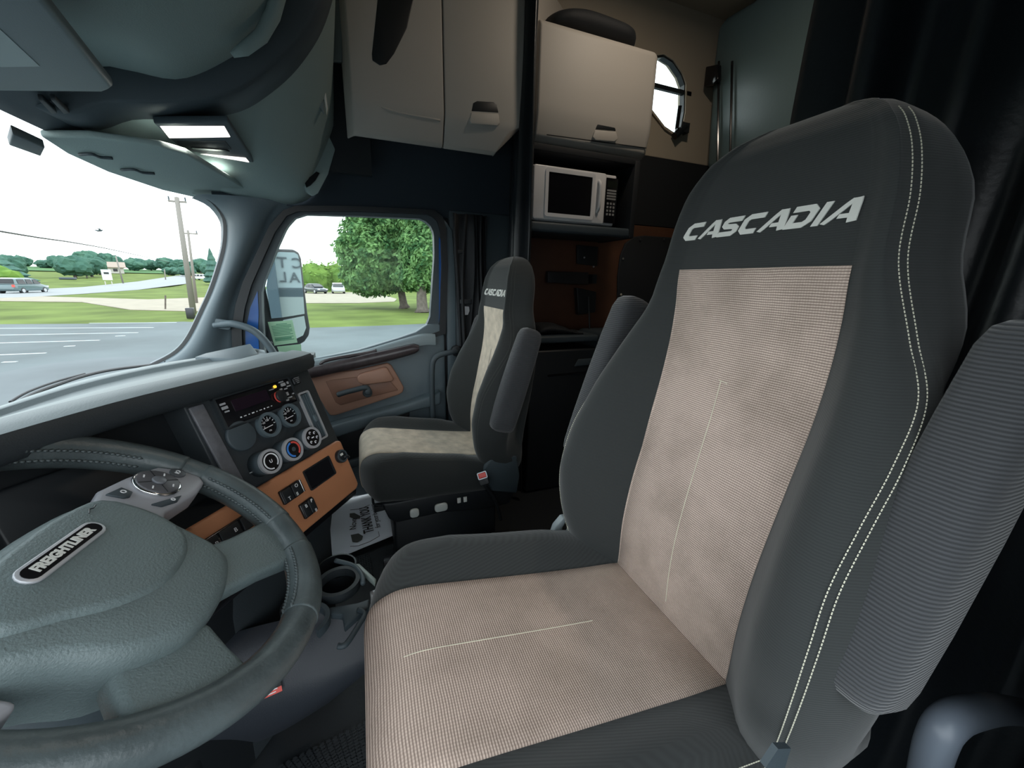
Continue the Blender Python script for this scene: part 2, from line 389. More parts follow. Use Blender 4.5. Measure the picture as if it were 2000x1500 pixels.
# green crop field rising behind the road
cf = MB(); rows = []
for d in (205, 232, 262, 292):
    rows.append([Vector((-1+d*math.cos(math.radians(a)), d*math.sin(math.radians(a)), 0)) for a in (36, 33, 30, 27, 24, 21, 18, 15)])
for r_ in rows:
    for v in r_: v.z = gh(v.x, v.y)+.25
cf.loft(rows, closed_u=False, cap=False)
for p in list(cf.v): pass
cf.build('crop_field', M_['crop'], kind='structure')

def foliage_mat(name, c1, c2, sc=3.0, trans=0.25):
    m = bpy.data.materials.new(name); m.use_nodes = True; nt = m.node_tree; b = nt.nodes['Principled BSDF']; b.inputs['Roughness'].default_value = .8; b.inputs['Specular IOR Level'].default_value = .2
    tc = nt.nodes.new('ShaderNodeTexCoord'); n = nt.nodes.new('ShaderNodeTexNoise'); n.inputs['Scale'].default_value = sc; n.inputs['Detail'].default_value = 4
    r = nt.nodes.new('ShaderNodeValToRGB'); r.color_ramp.elements[0].position = .35; r.color_ramp.elements[1].position = .65
    r.color_ramp.elements[0].color = (*c1, 1); r.color_ramp.elements[1].color = (*c2, 1)
    nt.links.new(tc.outputs['Object'], n.inputs['Vector']); nt.links.new(n.outputs['Fac'], r.inputs[0]); nt.links.new(r.outputs[0], b.inputs['Base Color'])
    tl = nt.nodes.new('ShaderNodeBsdfTranslucent'); mx = nt.nodes.new('ShaderNodeMixShader'); mx.inputs[0].default_value = trans
    nt.links.new(r.outputs[0], tl.inputs[0]); nt.links.new(b.outputs[0], mx.inputs[1]); nt.links.new(tl.outputs[0], mx.inputs[2])
    nt.links.new(mx.outputs[0], nt.nodes['Material Output'].inputs[0]); return m
LF = foliage_mat('leaf_green', (0.04, 0.12, 0.045), (0.24, 0.42, 0.16), 1.6, .35)
LB = foliage_mat('yellow_green_hedge', (0.10, 0.20, 0.035), (0.20, 0.33, 0.065), .6, .3)
LH = foliage_mat('hazy_tree_green', (0.05, 0.125, 0.095), (0.085, 0.18, 0.125), .25, .2)  # distance haze is put into this bluish green
LS = foliage_mat('blue_green_spruce', (0.05, 0.12, 0.10), (0.09, 0.18, 0.14), .6, .2)
BARK = mat('grey_brown_bark', (0.12, 0.10, 0.085), .9, mottle=.3, mscale=4)
def leaves(name, blobs, n, size, m, parent, seed=1):
    rnd = random.Random(seed); V = []; Fc = []
    wts = [r[1][0]*r[1][2] for r in blobs]; tot = sum(wts)
    for (c, r), wt in zip(blobs, wts):
        for _ in range(int(n*wt/tot)):
            d = Vector((rnd.gauss(0, 1), rnd.gauss(0, 1), rnd.gauss(0, 1))).normalized()
            k = rnd.uniform(.72, 1.02)*(1+.14*noise.noise(d*3+Vector(c)))
            p = Vector(c)+Vector((d.x*r[0], d.y*r[1], d.z*r[2]))*k
            nrm = (d+Vector((rnd.gauss(0, .5), rnd.gauss(0, .5), rnd.gauss(.3, .5)))).normalized()
            t = nrm.orthogonal().normalized(); s_ = nrm.cross(t); a = rnd.uniform(0, PI); t, s_ = t*math.cos(a)+s_*math.sin(a), s_*math.cos(a)-t*math.sin(a)
            z = size*rnd.uniform(.6, 1.3); o = len(V)
            V += [p-t*z, p+s_*z*.5, p+t*z, p-s_*z*.5]; Fc.append((o, o+1, o+2, o+3))
    me = bpy.data.meshes.new(name); me.from_pydata([tuple(v) for v in V], [], Fc); me.update()
    return link(name, me, m, parent, kind='stuff')
def crown(name, blobs, m, parent, seed=1, sub=3, amp=.22, fr=1.2):
    b = MB()
    for c, r in blobs:
        bm = bmesh.new(); bmesh.ops.create_icosphere(bm, subdivisions=sub, radius=1)
        o = Vector(c)
        for v in bm.verts:
            d = v.co.normalized(); q = d*fr*2+o
            v.co = d*(1+amp*noise.noise(q)+amp*.6*noise.noise(q*2.7)+amp*.4*noise.noise(q*6))
        bm.verts.ensure_lookup_table()
        b.add([o+Vector((v.co.x*r[0], v.co.y*r[1], v.co.z*r[2])) for v in bm.verts], [[v.index for v in f.verts] for f in bm.faces]); bm.free()
    return b.build(name, m, parent, smooth=False)
def trunk(name, base, top, r0, r1, parent, fork=None):
    b = MB(); base, top = Vector(base), Vector(top)
    P = [base.lerp(top, t)+Vector((0, .12*math.sin(t*3), 0)) for t in (0, .08, .3, .6, 1)]
    b.tube(P, [r0*1.7, r0*1.1, r0, (r0+r1)/2, r1], 10)
    if fork:
        for f in fork: b.tube([base.lerp(top, .55), base.lerp(top, .8)+Vector(f)*.5, top+Vector(f)], [r0*.6, r0*.4, r0*.2], 7)
    return b.build(name, BARK, parent, smooth=True)
t1 = thing('leafy_tree', 'tall leafy green tree, left one of the pair seen through the door window', 'tree', (34, -3.3, GZ))
trunk('trunk', (34, -3.6, GZ), (34, -3.3, 3.0), .30, .18, t1, [(0, 1.6, 1.2), (0, -1.4, 1)])
bl = [((34.5, -1.6, 3.2), (3.2, 3.2, 3.3)), ((34.5, -2.4, 6.0), (3, 3.0, 2.6)), ((34, -5.2, 4.4), (3, 3.0, 3.6)), ((34, -.9, 1.3), (2.2, 2.2, 1.6)), ((34, -3.0, 1.6), (2.4, 2.6, 1.5)), ((34, -3.5, 8.2), (2.6, 2.6, 2.2))]
crown('crown_core', [(c, tuple(k*.8 for k in r)) for c, r in bl], LF, t1, sub=2)['kind'] = 'stuff'
leaves('leaves', bl, 36000, .19, LF, t1, 3)
t2 = thing('leafy_tree', 'leafy green tree on the right of the pair, thicker shaded trunk nearer the lot', 'tree', (29.6, -4.6, GZ))
trunk('trunk', (29.6, -4.5, GZ), (29.7, -4.7, 2.2), .38, .25, t2, [(0, -1.2, 1), (0, 1.0, 1)])
bl = [((30.5, -5.6, 3.0), (2.7, 2.7, 2.8)), ((31, -5.9, 5.6), (2.7, 2.6, 2.8)), ((30, -8.2, 4.2), (3, 3, 4)), ((30.5, -4.7, 1.4), (1.8, 2.3, 1.3))]
crown('crown_core', [(c, tuple(k*.8 for k in r)) for c, r in bl], LF, t2, sub=2)['kind'] = 'stuff'
leaves('leaves', bl, 26000, .17, LF, t2, 5)
hd = thing('hedge', 'long bright yellow-green hedge behind the two parked cars', 'hedge', (88, 2, GZ))
bl = [((88+random.uniform(-2, 2), y, GZ+1.6), (3, 3.2, random.uniform(2.2, 3.6)+(1.4 if y > 2 else 0)*(1 if y < 9 else 0))) for y in range(-26, 13, 2)]
crown('foliage_core', [(c, tuple(k*.9 for k in r)) for c, r in bl], LB, hd, sub=2)['kind'] = 'stuff'
leaves('leaves', bl, 14000, .35, LB, hd, 9)

def dirp(px, py, D):  # point at horizontal distance D under a photo pixel
    d = ray(px, py); return CAM + d*(D/math.hypot(d.x, d.y))
# hazy tree line beyond the field
TL = [(4, 497, 22, 150, 'round hazy tree at the left end of the tree line, behind the spruce'), (36, 500, 13, 260, 'small hazy tree right of the spruce'), (82, 508, 14, 250, 'low hazy tree alone on the field edge'),
      (113, 499, 14, 245, 'hazy tree at the left of the thick clump'), (137, 500, 22, 150, 'dark green bushy tree left of the far house'), (162, 491, 20, 250, 'tallest hazy tree in the middle of the clump'),
      (172, 507, 20, 160, 'low bushy tree in front of the clump left of the far house'), (188, 503, 14, 180, 'bushy tree touching the left side of the far house'), (208, 495, 14, 250, 'hazy tree crown rising behind the far house'), (222, 499, 12, 250, 'hazy tree right behind the ridge of the far house'),
      (258, 505, 19, 240, 'wide hazy tree right of the far house'), (292, 508, 14, 250, 'low hazy tree in the middle of the far line'), (322, 504, 17, 245, 'hazy round tree left of the utility poles'),
      (350, 508, 16, 240, 'hazy tree just behind the wooden pole'), (388, 506, 18, 235, 'hazy tree right of the thin pole'), (330, 522, 18, 190, 'long low green thicket by the road bend'), (365, 520, 18, 180, 'green thicket behind the utility poles'), (405, 512, 18, 170, 'green thicket nearest the windshield pillar')]
for k, (px, py, hw, D, lab) in enumerate(TL):
    top = dirp(px, py, D); c = dirp(px, 530, D); pxm = D*hw/ (750*1.0)/ (1/ math.cos(math.radians(40)))*1.15
    base = gh(top.x, top.y); hgt = max(2.5, top.z-base)
    tt = thing('tree', lab, 'tree', (top.x, top.y, base), group=None)
    rr = max(2.2, D*hw/1150)
    bl = []
    rnd = random.Random(k)
    for q in range(5):
        a = rnd.uniform(0, 2*PI); o = rr*.45
        bl.append(((top.x+o*math.cos(a), top.y+o*math.sin(a), base+hgt*rnd.uniform(.45, .62)), (rr*.7, rr*.7, hgt*.40)))
    bl.append(((top.x, top.y, base+hgt*.6), (rr*.75, rr*.75, hgt*.42)))
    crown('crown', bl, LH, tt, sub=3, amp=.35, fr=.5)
    trunk('trunk', (top.x, top.y, base-.3), (top.x, top.y, base+hgt*.5), .3, .2, tt)
# spruce at the far left and the tree by the pillar
def spruce(base, H, R_, lab, name='spruce_tree'):
    tt = thing(name, lab, 'tree', base); b = MB(); base = Vector(base); N = 26; rings = []
    for i in range(14):
        t = i/13; r0 = R_*(1-t)*(1.15 if i % 2 else .85)+.02
        rings.append([base+Vector((r0*(1+.2*noise.noise(Vector((k, i*3, 1))*1.3))*math.cos(2*PI*k/N), r0*(1+.2*noise.noise(Vector((k, i, 7))*1.7))*math.sin(2*PI*k/N), H*(.06+.94*t)-(.03*H if i % 2 else 0))) for k in range(N)])
    b.loft(rings); b.build('foliage', LS, tt); trunk('trunk', base, base+Vector((0, 0, H*.5)), .2, .1, tt); return tt
p = dirp(12, 565, 88); tp = dirp(6, 492, 88); spruce((p.x, p.y, gh(p.x, p.y)), tp.z-GZ, 3.6, 'dark blue-green spruce at the left edge beyond the grey car')
p = dirp(419, 545, 120); tp = dirp(419, 482, 120); spruce((p.x, p.y, gh(p.x, p.y)), tp.z-gh(p.x, p.y), 2.2, 'pointed green conifer right beside the windshield pillar', 'conifer_tree')
p = dirp(0, 565, 80); bsh = thing('bush', 'low green bush in front of the dark spruce', 'bush', (p.x, p.y+1.0, GZ)); crown('foliage', [((p.x+1, p.y+1.2, GZ+1.3), (2.4, 2.8, 1.9))], LB, bsh)
# far house
HW = mat('pale_house_siding', (.48, .45, .42), .8); HR = mat('brown_shingle_roof', (.30, .24, .20), .9)
p = dirp(207, 530, 200); hz = gh(p.x, p.y); top = dirp(207, 511, 200).z
hs = thing('house', 'distant low house with a brown gable roof among the trees', 'house', (p.x, p.y, hz))
Rz = Matrix.Rotation(math.radians(24), 3, 'Z')
def hp(x, y, z): return p+Rz @ Vector((x, y, 0))+Vector((0, 0, z-p.z))
mb = MB(); mb.box(hp(0, 0, (hz+top-1.6)/2), (6, 9, top-1.6-hz), Rz); mb.build('wall', HW, hs)
prism('roof', [hp(-3.6, 5.2, top-1.8), hp(0, 5.2, top), hp(3.6, 5.2, top-1.8), hp(3.6, 5.2, top-2.0), hp(-3.6, 5.2, top-2.0)], hp(0, -5.2, 0)-hp(0, 5.2, 0), HR, hs)
for q in (-2.4, 0, 2.4): mb = MB(); mb.box(hp(-3.02, q, top-2.8), (.08, 1.1, .9), Rz); mb.build('window', M_['gblack'], hs)
# white roadside sign
p = dirp(212, 552, 110); gz = gh(p.x, p.y); t0 = dirp(212, 527, 110).z; sg = thing('sign', 'small white upright roadside sign across the road', 'sign', (p.x, p.y, gz))
Rz = Matrix.Rotation(math.radians(24), 3, 'Z')
mb = MB(); mb.box((p.x, p.y, (t0+gz)/2+.6), (.25, 1.35, t0-gz-1.1), Rz); bevelled_me = mb.mesh('panel'); link('panel', bevelled_me, mat('sign_white', (.62, .66, .68), .6), sg)
for q in (-.45, .45): mb = MB(); o = Rz @ Vector((0, q, 0)); mb.box((p.x+o.x, p.y+o.y, gz+.45), (.14, .14, .95), Rz); mb.build('leg', HW, sg)
mb = MB(); o = Rz @ Vector((-.14, 0, 0)); mb.box((p.x+o.x, p.y+o.y, (t0+gz)/2+.9), (.03, .7, .35), Rz); mb.build('arrow_print', M_['ink'], sg)
# utility poles
POLE = mat('weathered_pole_wood', (.22, .20, .18), .9)
def pole(b0, t0, r, lab, arm=None):
    tt = thing('utility_pole', lab, 'pole', b0); mb = MB(); mb.tube([b0, t0], [r, r*.7], 10); mb.build('shaft', POLE, tt, smooth=True)
    if arm:
        mb = MB(); d = Vector(arm); mb.box(Vector(t0)-Vector((0, 0, .25)), (.1, d.y, .1)); mb.build('crossarm', POLE, tt)
        for q in (-.45, 0, .45): mb = MB(); mb.tube([Vector(t0)+Vector((0, q*d.y, -.2)), Vector(t0)+Vector((0, q*d.y, .02))], .04, 6); mb.build('insulator', M_['greyd'], tt)
    return tt
b0 = az(378, 612, GZ); D = math.hypot(b0.x+1, b0.y); pole(b0, dirp(345, 385, D), .17, 'nearest leaning wooden utility pole beside the driveway', (0, .9, 0))
b0 = az(384, 592, GZ); D = math.hypot(b0.x+1, b0.y); pole(b0, dirp(367, 450, D), .12, 'thinner utility pole just right of the nearest leaning pole', (0, 1.3, 0))
p = dirp(240, 551, 120); pole(Vector((p.x, p.y, gh(p.x, p.y))), dirp(226, 500, 120), .16, 'distant pole between the white sign and the road bend')
p = dirp(168, 535, 150); pole(Vector((p.x, p.y, gh(p.x, p.y))), dirp(165, 512, 150), .16, 'short pale pole in front of the bushy clump')
p = dirp(324, 549, 140); pole(Vector((p.x, p.y, gh(p.x, p.y))), dirp(321, 526, 140), .14, 'short faint pole by the green thicket')
b0 = az(323, 604, GZ); tt = thing('marker_post', 'short thin marker post standing in the gravel driveway', 'post', b0); mb = MB(); mb.tube([b0, dirp(323, 577, math.hypot(b0.x+1, b0.y))], .05, 8); mb.build('shaft', BARK, tt)
p = az(374, 622, GZ); tt = box('utility_box', (p.x, p.y, p.z+.3), (.35, .35, .6), M_['steel'], bev=.04, label='pale utility box at the foot of the leaning pole', cat='box')
p = az(135, 553, GZ+.0); box('culvert_grate', (p.x, p.y, gh(p.x, p.y)+.25), (1.2, 2.6, .5), M_['greyd'], bev=.1, label='dark low culvert opening in the grass beyond the road', cat='culvert')
def wirepts(pts, Ds): return catmull([dirp(x, y, D) for (x, y), D in zip(pts, Ds)], 6)
mb = MB(); mb.tube(wirepts([(-40, 445), (75, 464), (150, 475), (230, 490), (330, 512)], [30, 38, 48, 70, 118]), .045, 5); mb.build('overhead_wire', M_['ink'], label='thin overhead power wire sloping down across the white sky', cat='wire')
p = dirp(194, 451, 40); bd = MB(); bd.tube([p+Vector((0, .25, .06)), p+Vector((0, .08, .0)), p+Vector((0, -.1, .02)), p+Vector((0, -.22, .1))], [.02, .06, .05, .01], 6); bd.add([p, p+Vector((.2, .05, .25)), p+Vector((.05, -.12, .03))], [(0, 1, 2)]); bd.add([p, p+Vector((-.2, .0, .22)), p+Vector((0, -.12, .03))], [(0, 1, 2)])
bd.build('bird', M_['greyd'], label='tiny dark bird flying above the power wire', cat='bird')

# cars
def car(name, lab, px, py, D, head, L, W, H, paint, kind='suv', group=None):
    c = az(px, py, GZ) if D is None else dirp(px, py, D); c.z = gh(c.x, c.y)+.02
    tt = thing(name, lab, 'car', c, group)
    Rm = Matrix.Rotation(math.radians(head), 3, 'Z')   # local +x = car front
    def q(x, y, z): return c+Rm @ Vector((x, y, z))
    if kind == 'suv':
        low = [(-.5, .28), (-.49, .50), (-.47, .58), (.27, .60), (.44, .50), (.5, .42), (.5, .24), (.47, .17), (-.47, .17)]
        up = [(-.475, .58), (-.43, .93), (-.30, 1.0), (.02, .99), (.12, .93), (.29, .60)]
    else:
        low = [(-.5, .30), (-.49, .56), (-.30, .62), (.24, .60), (.45, .50), (.5, .40), (.5, .22), (.46, .15), (-.46, .15)]
        up = [(-.34, .61), (-.22, .94), (-.10, 1.0), (.06, .98), (.26, .60)]
    def body(prof, w0, w1, nm, m, z0, z1):
        mb = MB(); rings = []
        for s in (-1, -.8, .8, 1):
            k = .9 if abs(s) == 1 else 1
            rings.append([q(x*L*(k if abs(s) == 1 else 1), s*W/2*(w0+(w1-w0)*max(0, (z-z0)/(z1-z0))), (z*H if abs(s) < 1 else (z*.96+.02)*H)) for x, z in prof])
        mb.loft(rings); me = mb.mesh(nm); bevelled(me, .05, 2, 40); return link(nm, me, m, tt)
    body(low, 1, 1, 'body', paint, 0, 1); cb = body(up, 1.0, .8, 'cabin', paint, .58, 1)
    for s in (-1, 1):
        w0 = W/2*1.0; w1 = W/2*.82
        wins = [(-.40, -.18), (-.16, .02), (.04, .17)] if kind == 'suv' else [(-.22, -.02), (0, .15)]
        for x0, x1 in wins:
            mb = MB(); P = [q(x0*L, s*w0*.985, .63*H), q(x1*L+.05*L*(x1 > .1), s*w0*.985, .63*H), q((x1-.02)*L, s*w1*1.01, .91*H), q((x0+.015)*L, s*w1*1.01, .91*H)]
            n_ = Rm @ Vector((0, s*.04, 0)); mb.loft([[a-n_ for a in P], [a+n_ for a in P]]); mb.build('side_window', M_['gblack'], tt)
    fr = up[-1]; tp = up[-2]
    for (xa, za), (xb, zb), nm in ((up[-1], up[-2], 'windshield'), (up[0], up[1], 'rear_window')):
        P = [q(xa*L*.98, -W*.42, za*H+.06*H), q(xa*L*.98, W*.42, za*H+.06*H), q(xb*L*.97, W*.36, zb*H-.03*H), q(xb*L*.97, -W*.36, zb*H-.03*H)]
        n_ = Rm @ Vector((.07 if xa > 0 else -.07, 0, .05)); mb = MB(); mb.loft([[a-n_*.3 for a in P], [a+n_ for a in P]]); mb.build(nm, M_['gblack'], tt)
    for x in (-.31, .32):
        for s in (-1, 1):
            Mx = frame(q(x*L, s*(W/2-.2), .33), Rm @ Vector((1, 0, 0)), Rm @ Vector((0, s, 0)))
            wh = cyl('wheel', Mx, .34, .22, M_['black'], tt, 20, .03); cyl('hubcap', Mx @ Matrix.Translation((0, 0, .205)), .2, .03, M_['silver'], wh, 14)
    for s in (-1, 1):
        mb = MB(); mb.box(q(.49*L, s*W*.36, .44*H), (.12, .3, .14), Rm); mb.build('headlight', M_['white'], tt)
        mb = MB(); mb.box(q(-.49*L, s*W*.40, .5*H), (.1, .2, .25), Rm); mb.build('taillight', M_['redp'], tt)
    return tt
P_grey = mat('blue_grey_car_paint', (.10, .15, .16), .25, coat=.5); P_wht = mat('white_car_paint', (.62, .66, .68), .3, coat=.5); P_dk = mat('dark_car_paint', (.03, .04, .05), .25, coat=.5)
P_sil = mat('silver_car_paint', (.45, .47, .48), .3, coat=.4)
car('minivan', 'blue-grey minivan driving on the road at the far left', 48, 573, None, 356, 4.6, 1.9, 1.7, P_grey)
car('car', 'white car far down the road beside the windshield pillar', 396, 553, 150, 250, 4.8, 1.9, 1.7, P_wht)
car('car', 'dark sedan with a pale windshield, left of the two parked by the hedge', 616, 573, None, 215, 4.5, 1.8, 1.5, P_dk, 'sedan')
car('car', 'silver-white hatchback facing the lot, right of the two parked by the hedge', 661, 573, None, 185, 4.2, 1.85, 1.65, P_sil)
# ================================================================== CAB SHELL
box('floor', (0, 0, -.03), (2.1, 2.2, .06), M_['floor'], kind='structure')
box('floor', (0, -1.7, -.03), (2.1, 1.2, .06), M_['floor'], kind='structure')
# ---- ring between two YZ outlines at X, matched by angle
def ring_x(outer, inner, X0, X1, n=96, c=None):
    c = c or Vector((sum(p[0] for p in inner)/len(inner), sum(p[1] for p in inner)/len(inner)))
    c = Vector(c)
    def hit(poly, a):
        d = Vector((math.cos(a), math.sin(a))); best = 0
        for i in range(len(poly)):
            A = Vector(poly[i][:2])-c; B = Vector(poly[(i+1) % len(poly)][:2])-c; e = B-A
            den = d.x*e.y-d.y*e.x
            if abs(den) < 1e-9: continue
            t = (A.x*e.y-A.y*e.x)/den; u = (A.x*d.y-A.y*d.x)/den
            if t > 0 and -1e-6 <= u <= 1+1e-6: best = max(best, t)
        return c+d*best
    rings = []
    angs = sorted([2*PI*k/n for k in range(n)]+[math.atan2(p[1]-c.y, p[0]-c.x) % (2*PI) for p in list(outer)])
    for a in angs:
        o = hit(outer, a); i = hit(inner, a)
        rings.append([Vector((X0, o.x, o.y)), Vector((X1, o.x, o.y)), Vector((X1, i.x, i.y)), Vector((X0, i.x, i.y))])
    b = MB(); b.loft(rings, closed_u=True, closed_v=True); return b
yz = lambda L, X: [(ax(x, y, X).y, ax(x, y, X).z) for x, y in L]
# right-hand wall of the cab above and behind the door
wr = thing('wall_right', None, None, (1.0, 0, 0), kind='structure')
box('header_panel', (1.04, -.13, 1.99), (.09, 1.30, 1.10), M_['wallg'], wr, bev=.01)
box('pillar_panel', (1.02, -.60, .73), (.08, .33, 1.5), M_['greyd'], wr, bev=.01)
box('door_jamb', (1.045, -.425, .74), (.05, .07, 1.5), M_['black'], wr)
box('outer_skin', (1.15, -1.9, .8), (.03, 2.8, 2.2), mat('dark_blue_body', (.02, .035, .05), .5), wr)
prism('pillar_trim', [Vector((.975, ax(x, y, .975).y, ax(x, y, .975).z)) for x, y in [(866, 425), (884, 450), (890, 520), (892, 690), (895, 850), (878, 850), (874, 690), (869, 520), (866, 460)]], (.03, 0, 0), M_['grey'], wr, bev=.006)
# sleeper wall: headliner with arched porthole, dark band, chestnut panel, lower trim
WX = 1.05
win = yz([(1270, 112), (1294, 108), (1313, 120), (1330, 145), (1337, 165), (1336, 220), (1328, 262), (1315, 262), (1297, 250), (1270, 215)], WX)
bz = 1.875
rb_ = ring_x([(-.74, bz), (-.74, 2.62), (-2.14, 2.62), (-2.14, bz)], win, WX, WX+.05); rb_.build('headliner_panel', M_['beige'], wr)
box('side_band', (1.075, -1.45, 1.69), (.05, 1.42, .38), M_['velvet'], wr)
box('wood_panel', (1.07, -1.45, 1.16), (.05, 1.42, .67), M_['wood'], wr, bev=.004)
box('lower_panel', (1.065, -1.45, .42), (.05, 1.42, .82), M_['greyd'], wr)
w2 = thing('window_2', None, None, (WX, -1.8, 2.15), kind='structure')
cy = sum(p[0] for p in win)/len(win); cz = sum(p[1] for p in win)/len(win)
sm = [(cy+(a-cy)*.94, cz+(c-cz)*.95) for a, c in win]; bg_ = [(cy+(a-cy)*1.08, cz+(c-cz)*1.06) for a, c in win]
ring_x(win, sm, WX-.004, WX+.03).build('seal', M_['black'], w2); ring_x(bg_, win, WX-.012, WX+.01).build('bezel', M_['beige'], w2)
prism('pane', [Vector((WX+.02, a, c)) for a, c in sm], (.004, 0, 0), M_['glass'], w2)
zz = ax(1335, 178, WX); box('window_rail', (WX+.01, (zz.y+ax(1275, 170, WX).y)/2, zz.z-.005), (.02, .34, .022), M_['black'], w2)
zl = ax(1328, 250, WX); lt = thing('window_latch', None, None, (0, 0, 0)); lt.parent = w2; lt.location = Vector((0, 0, 0))
bpy.data.objects.remove(lt)
mb = MB(); mb.tube([(WX-.03, zl.y+.06, zl.z-.06), (WX-.03, zl.y-.01, zl.z)], .02, 8); mb.box((WX-.02, zl.y, zl.z-.01), (.05, .06, .05)); mb.tube([(WX-.03, zl.y+.05, zl.z-.02), (WX-.04, zl.y+.055, zl.z+.09)], .011, 8); mb.build('window_latch', M_['gblack'], w2)
# rear, left, ceiling
box('wall_rear', (0, -2.2, 1.3), (2.2, .06, 2.7), M_['beige'], kind='structure')
box('wall_left', (-1.13, -1.62, 1.3), (.06, 1.25, 2.7), M_['wallg'], kind='structure')
box('wall_left', (-1.13, -.09, 2.04), (.06, 1.80, 1.2), M_['wallg'], kind='structure')
box('wall_left', (-1.13, -.71, .72), (.06, .56, 1.46), M_['greyd'], kind='structure')
box('ceiling', (0, -.85, 2.65), (2.32, 2.75, .06), M_['beige'], kind='structure')
wf = thing('wall_front', None, None, (0, 1.0, 0), kind='structure')
box('firewall_panel', (0, 1.03, .27), (2.2, .08, .72), M_['black'], wf); box('kick_panel', (1.03, .50, .40), (.08, .56, .80), M_['black'], wf)
box('kick_panel', (-1.10, .78, .40), (.08, .55, .80), M_['black'], wf)
# ---- A pillar
pl_ = [(385, 380), (418, 396), (441, 425), (445, 455), (440, 495), (420, 560), (400, 606), (372, 662), (345, 692), (300, 716)]
pr_ = [(590, 398), (575, 404), (556, 413), (540, 430), (524, 456), (502, 500), (478, 551), (464, 596), (457, 641), (458, 690)]
cl = resample(catmull([ax(x, y, 1.0) for x, y in pl_], 6), 40); cr = resample(catmull([ax(x, y, 1.0) for x, y in pr_], 6), 40)
rows = []
for k in range(11):
    t = k/10; bul = .055*math.sin(PI*min(1, t*1.15))**.7 if t*1.15 < 1 else 0
    rows.append([a.lerp(c_, t)+Vector((-bul, 0, 0)) for a, c_ in zip(cl, cr)])
rows.insert(0, [a+Vector((.10, .05, 0)) for a in cl])
rows.append([a+Vector((.07, .02, 0)) for a in cr])
tr = thing('trim_2', None, None, (1.0, .6, .8), kind='structure')
ribbon(rows, 'pillar_cover', M_['grey'], tr)
# black glass border along the pillar
ribbon([[a+Vector((.01, .0, 0)) for a in cl], [a+Vector((.012, .018, .006)) for a in cl], [a+Vector((.02, .02, .008)) for a in cl]], 'glass_border', M_['black'], tr)
# ---- windshield
w1 = thing('window_1', None, None, (0, .85, .9), kind='structure')
bot = catmull([(1.06, .74, .80), (.9, .90, .84), (.6, 1.0, .86), (0, 1.05, .86), (-.6, 1.0, .86), (-1.06, .78, .84)], 6)
top_ = catmull([(1.06, .47, 1.52), (.9, .58, 1.52), (.6, .66, 1.53), (0, .69, 1.54), (-.6, .66, 1.53), (-1.06, .5, 1.52)], 6)
ribbon([bot, top_], 'pane', M_['glass'], w1)
# ---- passenger door
d1 = thing('door_1', None, None, (1.0, 0, .1), kind='structure')
DX = 1.0
outer = yz([(458, 690), (457, 641), (464, 596), (478, 551), (502, 500), (529, 443), (556, 413), (580, 404), (700, 405), (845, 412), (862, 425), (869, 450), (872, 520), (868, 650), (700, 705), (600, 728), (500, 730)], DX)
mid = yz([(478, 690), (476, 641), (482, 600), (494, 558), (516, 508), (540, 455), (562, 424), (584, 415), (700, 415), (838, 421), (852, 433), (858, 455), (860, 520), (856, 645), (700, 700), (600, 722), (500, 722)], DX)
glo = yz([(520, 700), (515, 611), (514, 570), (520, 548), (547, 479), (562, 446), (578, 428), (600, 421), (700, 424), (818, 429), (836, 437), (845, 457), (846, 500), (842, 560), (838, 618), (830, 636), (812, 647), (780, 659), (700, 683), (610, 704)], DX+.02)
ring_x(outer, mid, DX-.035, DX+.01).build('weather_seal', M_['black'], d1, auto=40)
ring_x(mid, glo, DX-.015, DX+.03).build('window_frame', M_['greyd'], d1, auto=40)
glb = [((a-0)*1.0, c_) for a, c_ in glo]
prism('pane', [Vector((DX+.028, a, c_)) for a, c_ in glo], (.004, 0, 0), M_['glass'], d1)
# blue cab paint showing at the door edges
prism('painted_edge', [ax(x, y, 1.0-.018) for x, y in [(503, 568), (489, 600), (479, 648), (480, 700), (507, 700), (504, 650), (505, 610)]], (.01, 0, 0), M_['blue'], d1)
prism('painted_edge', [ax(x, y, .98) for x, y in [(857, 462), (862, 470), (866, 560), (865, 634), (858, 634)]], (.01, 0, 0), M_['blue'], d1)
# door panel with curved sill
PX = .97
sill = [(458, 722), (520, 712), (600, 704), (700, 684), (780, 660), (812, 649), (835, 634), (858, 632), (868, 640)]
P = [ax(x, y, PX) for x, y in sill]
poly = P+[Vector((PX, P[-1].y, .04)), Vector((PX, P[0].y, .04))]
prism('door_panel', poly, (.05, 0, 0), M_['grey'], d1, bev=.008)
# sill shelf (lit top edge put in as a paler colour) and dark wood trim
sh = catmull([ax(x, y, .955) for x, y in [(500, 726), (600, 709), (700, 690), (780, 667), (825, 655), (850, 655)]], 5)
ribbon([[a+Vector((.04, 0, .012)) for a in sh], [a+Vector((0, 0, .004)) for a in sh], [a+Vector((-.012, 0, -.012)) for a in sh], [a+Vector((-.005, 0, -.05)) for a in sh]], 'sill_ledge', mat('lit_sill_plastic', (.20, .25, .27), .45), d1)
tw = catmull([ax(x, y, .93) for x, y in [(560, 733), (600, 730), (680, 712), (760, 694), (800, 684), (818, 680)]], 5)
rws = []
for k in range(13):
    a = -PI/2+PI*2*k/12; 
    rws.append([p+Vector((-.018*math.cos(a)+0.01, 0, (.030-.012*abs(i-len(tw)*.5)/len(tw))*math.sin(a)*(1 if i < len(tw)-3 else .6+.13*(len(tw)-1-i)))) for i, p in enumerate(tw)])
mb = MB(); rr_ = [[rws[j][i] for j in range(12)] for i in range(len(tw))]; mb.loft(rr_); mb.build('grab_trim', M_['sill'], d1, auto=60)
# pull cup above the trim
mb = MB(); mb.tube(catmull([ax(x, y, .95) for x, y in [(625, 712), (645, 702), (720, 689), (735, 684)]], 4), .009, 8); mb.build('lock_strip', M_['sill'], d1, smooth=True)
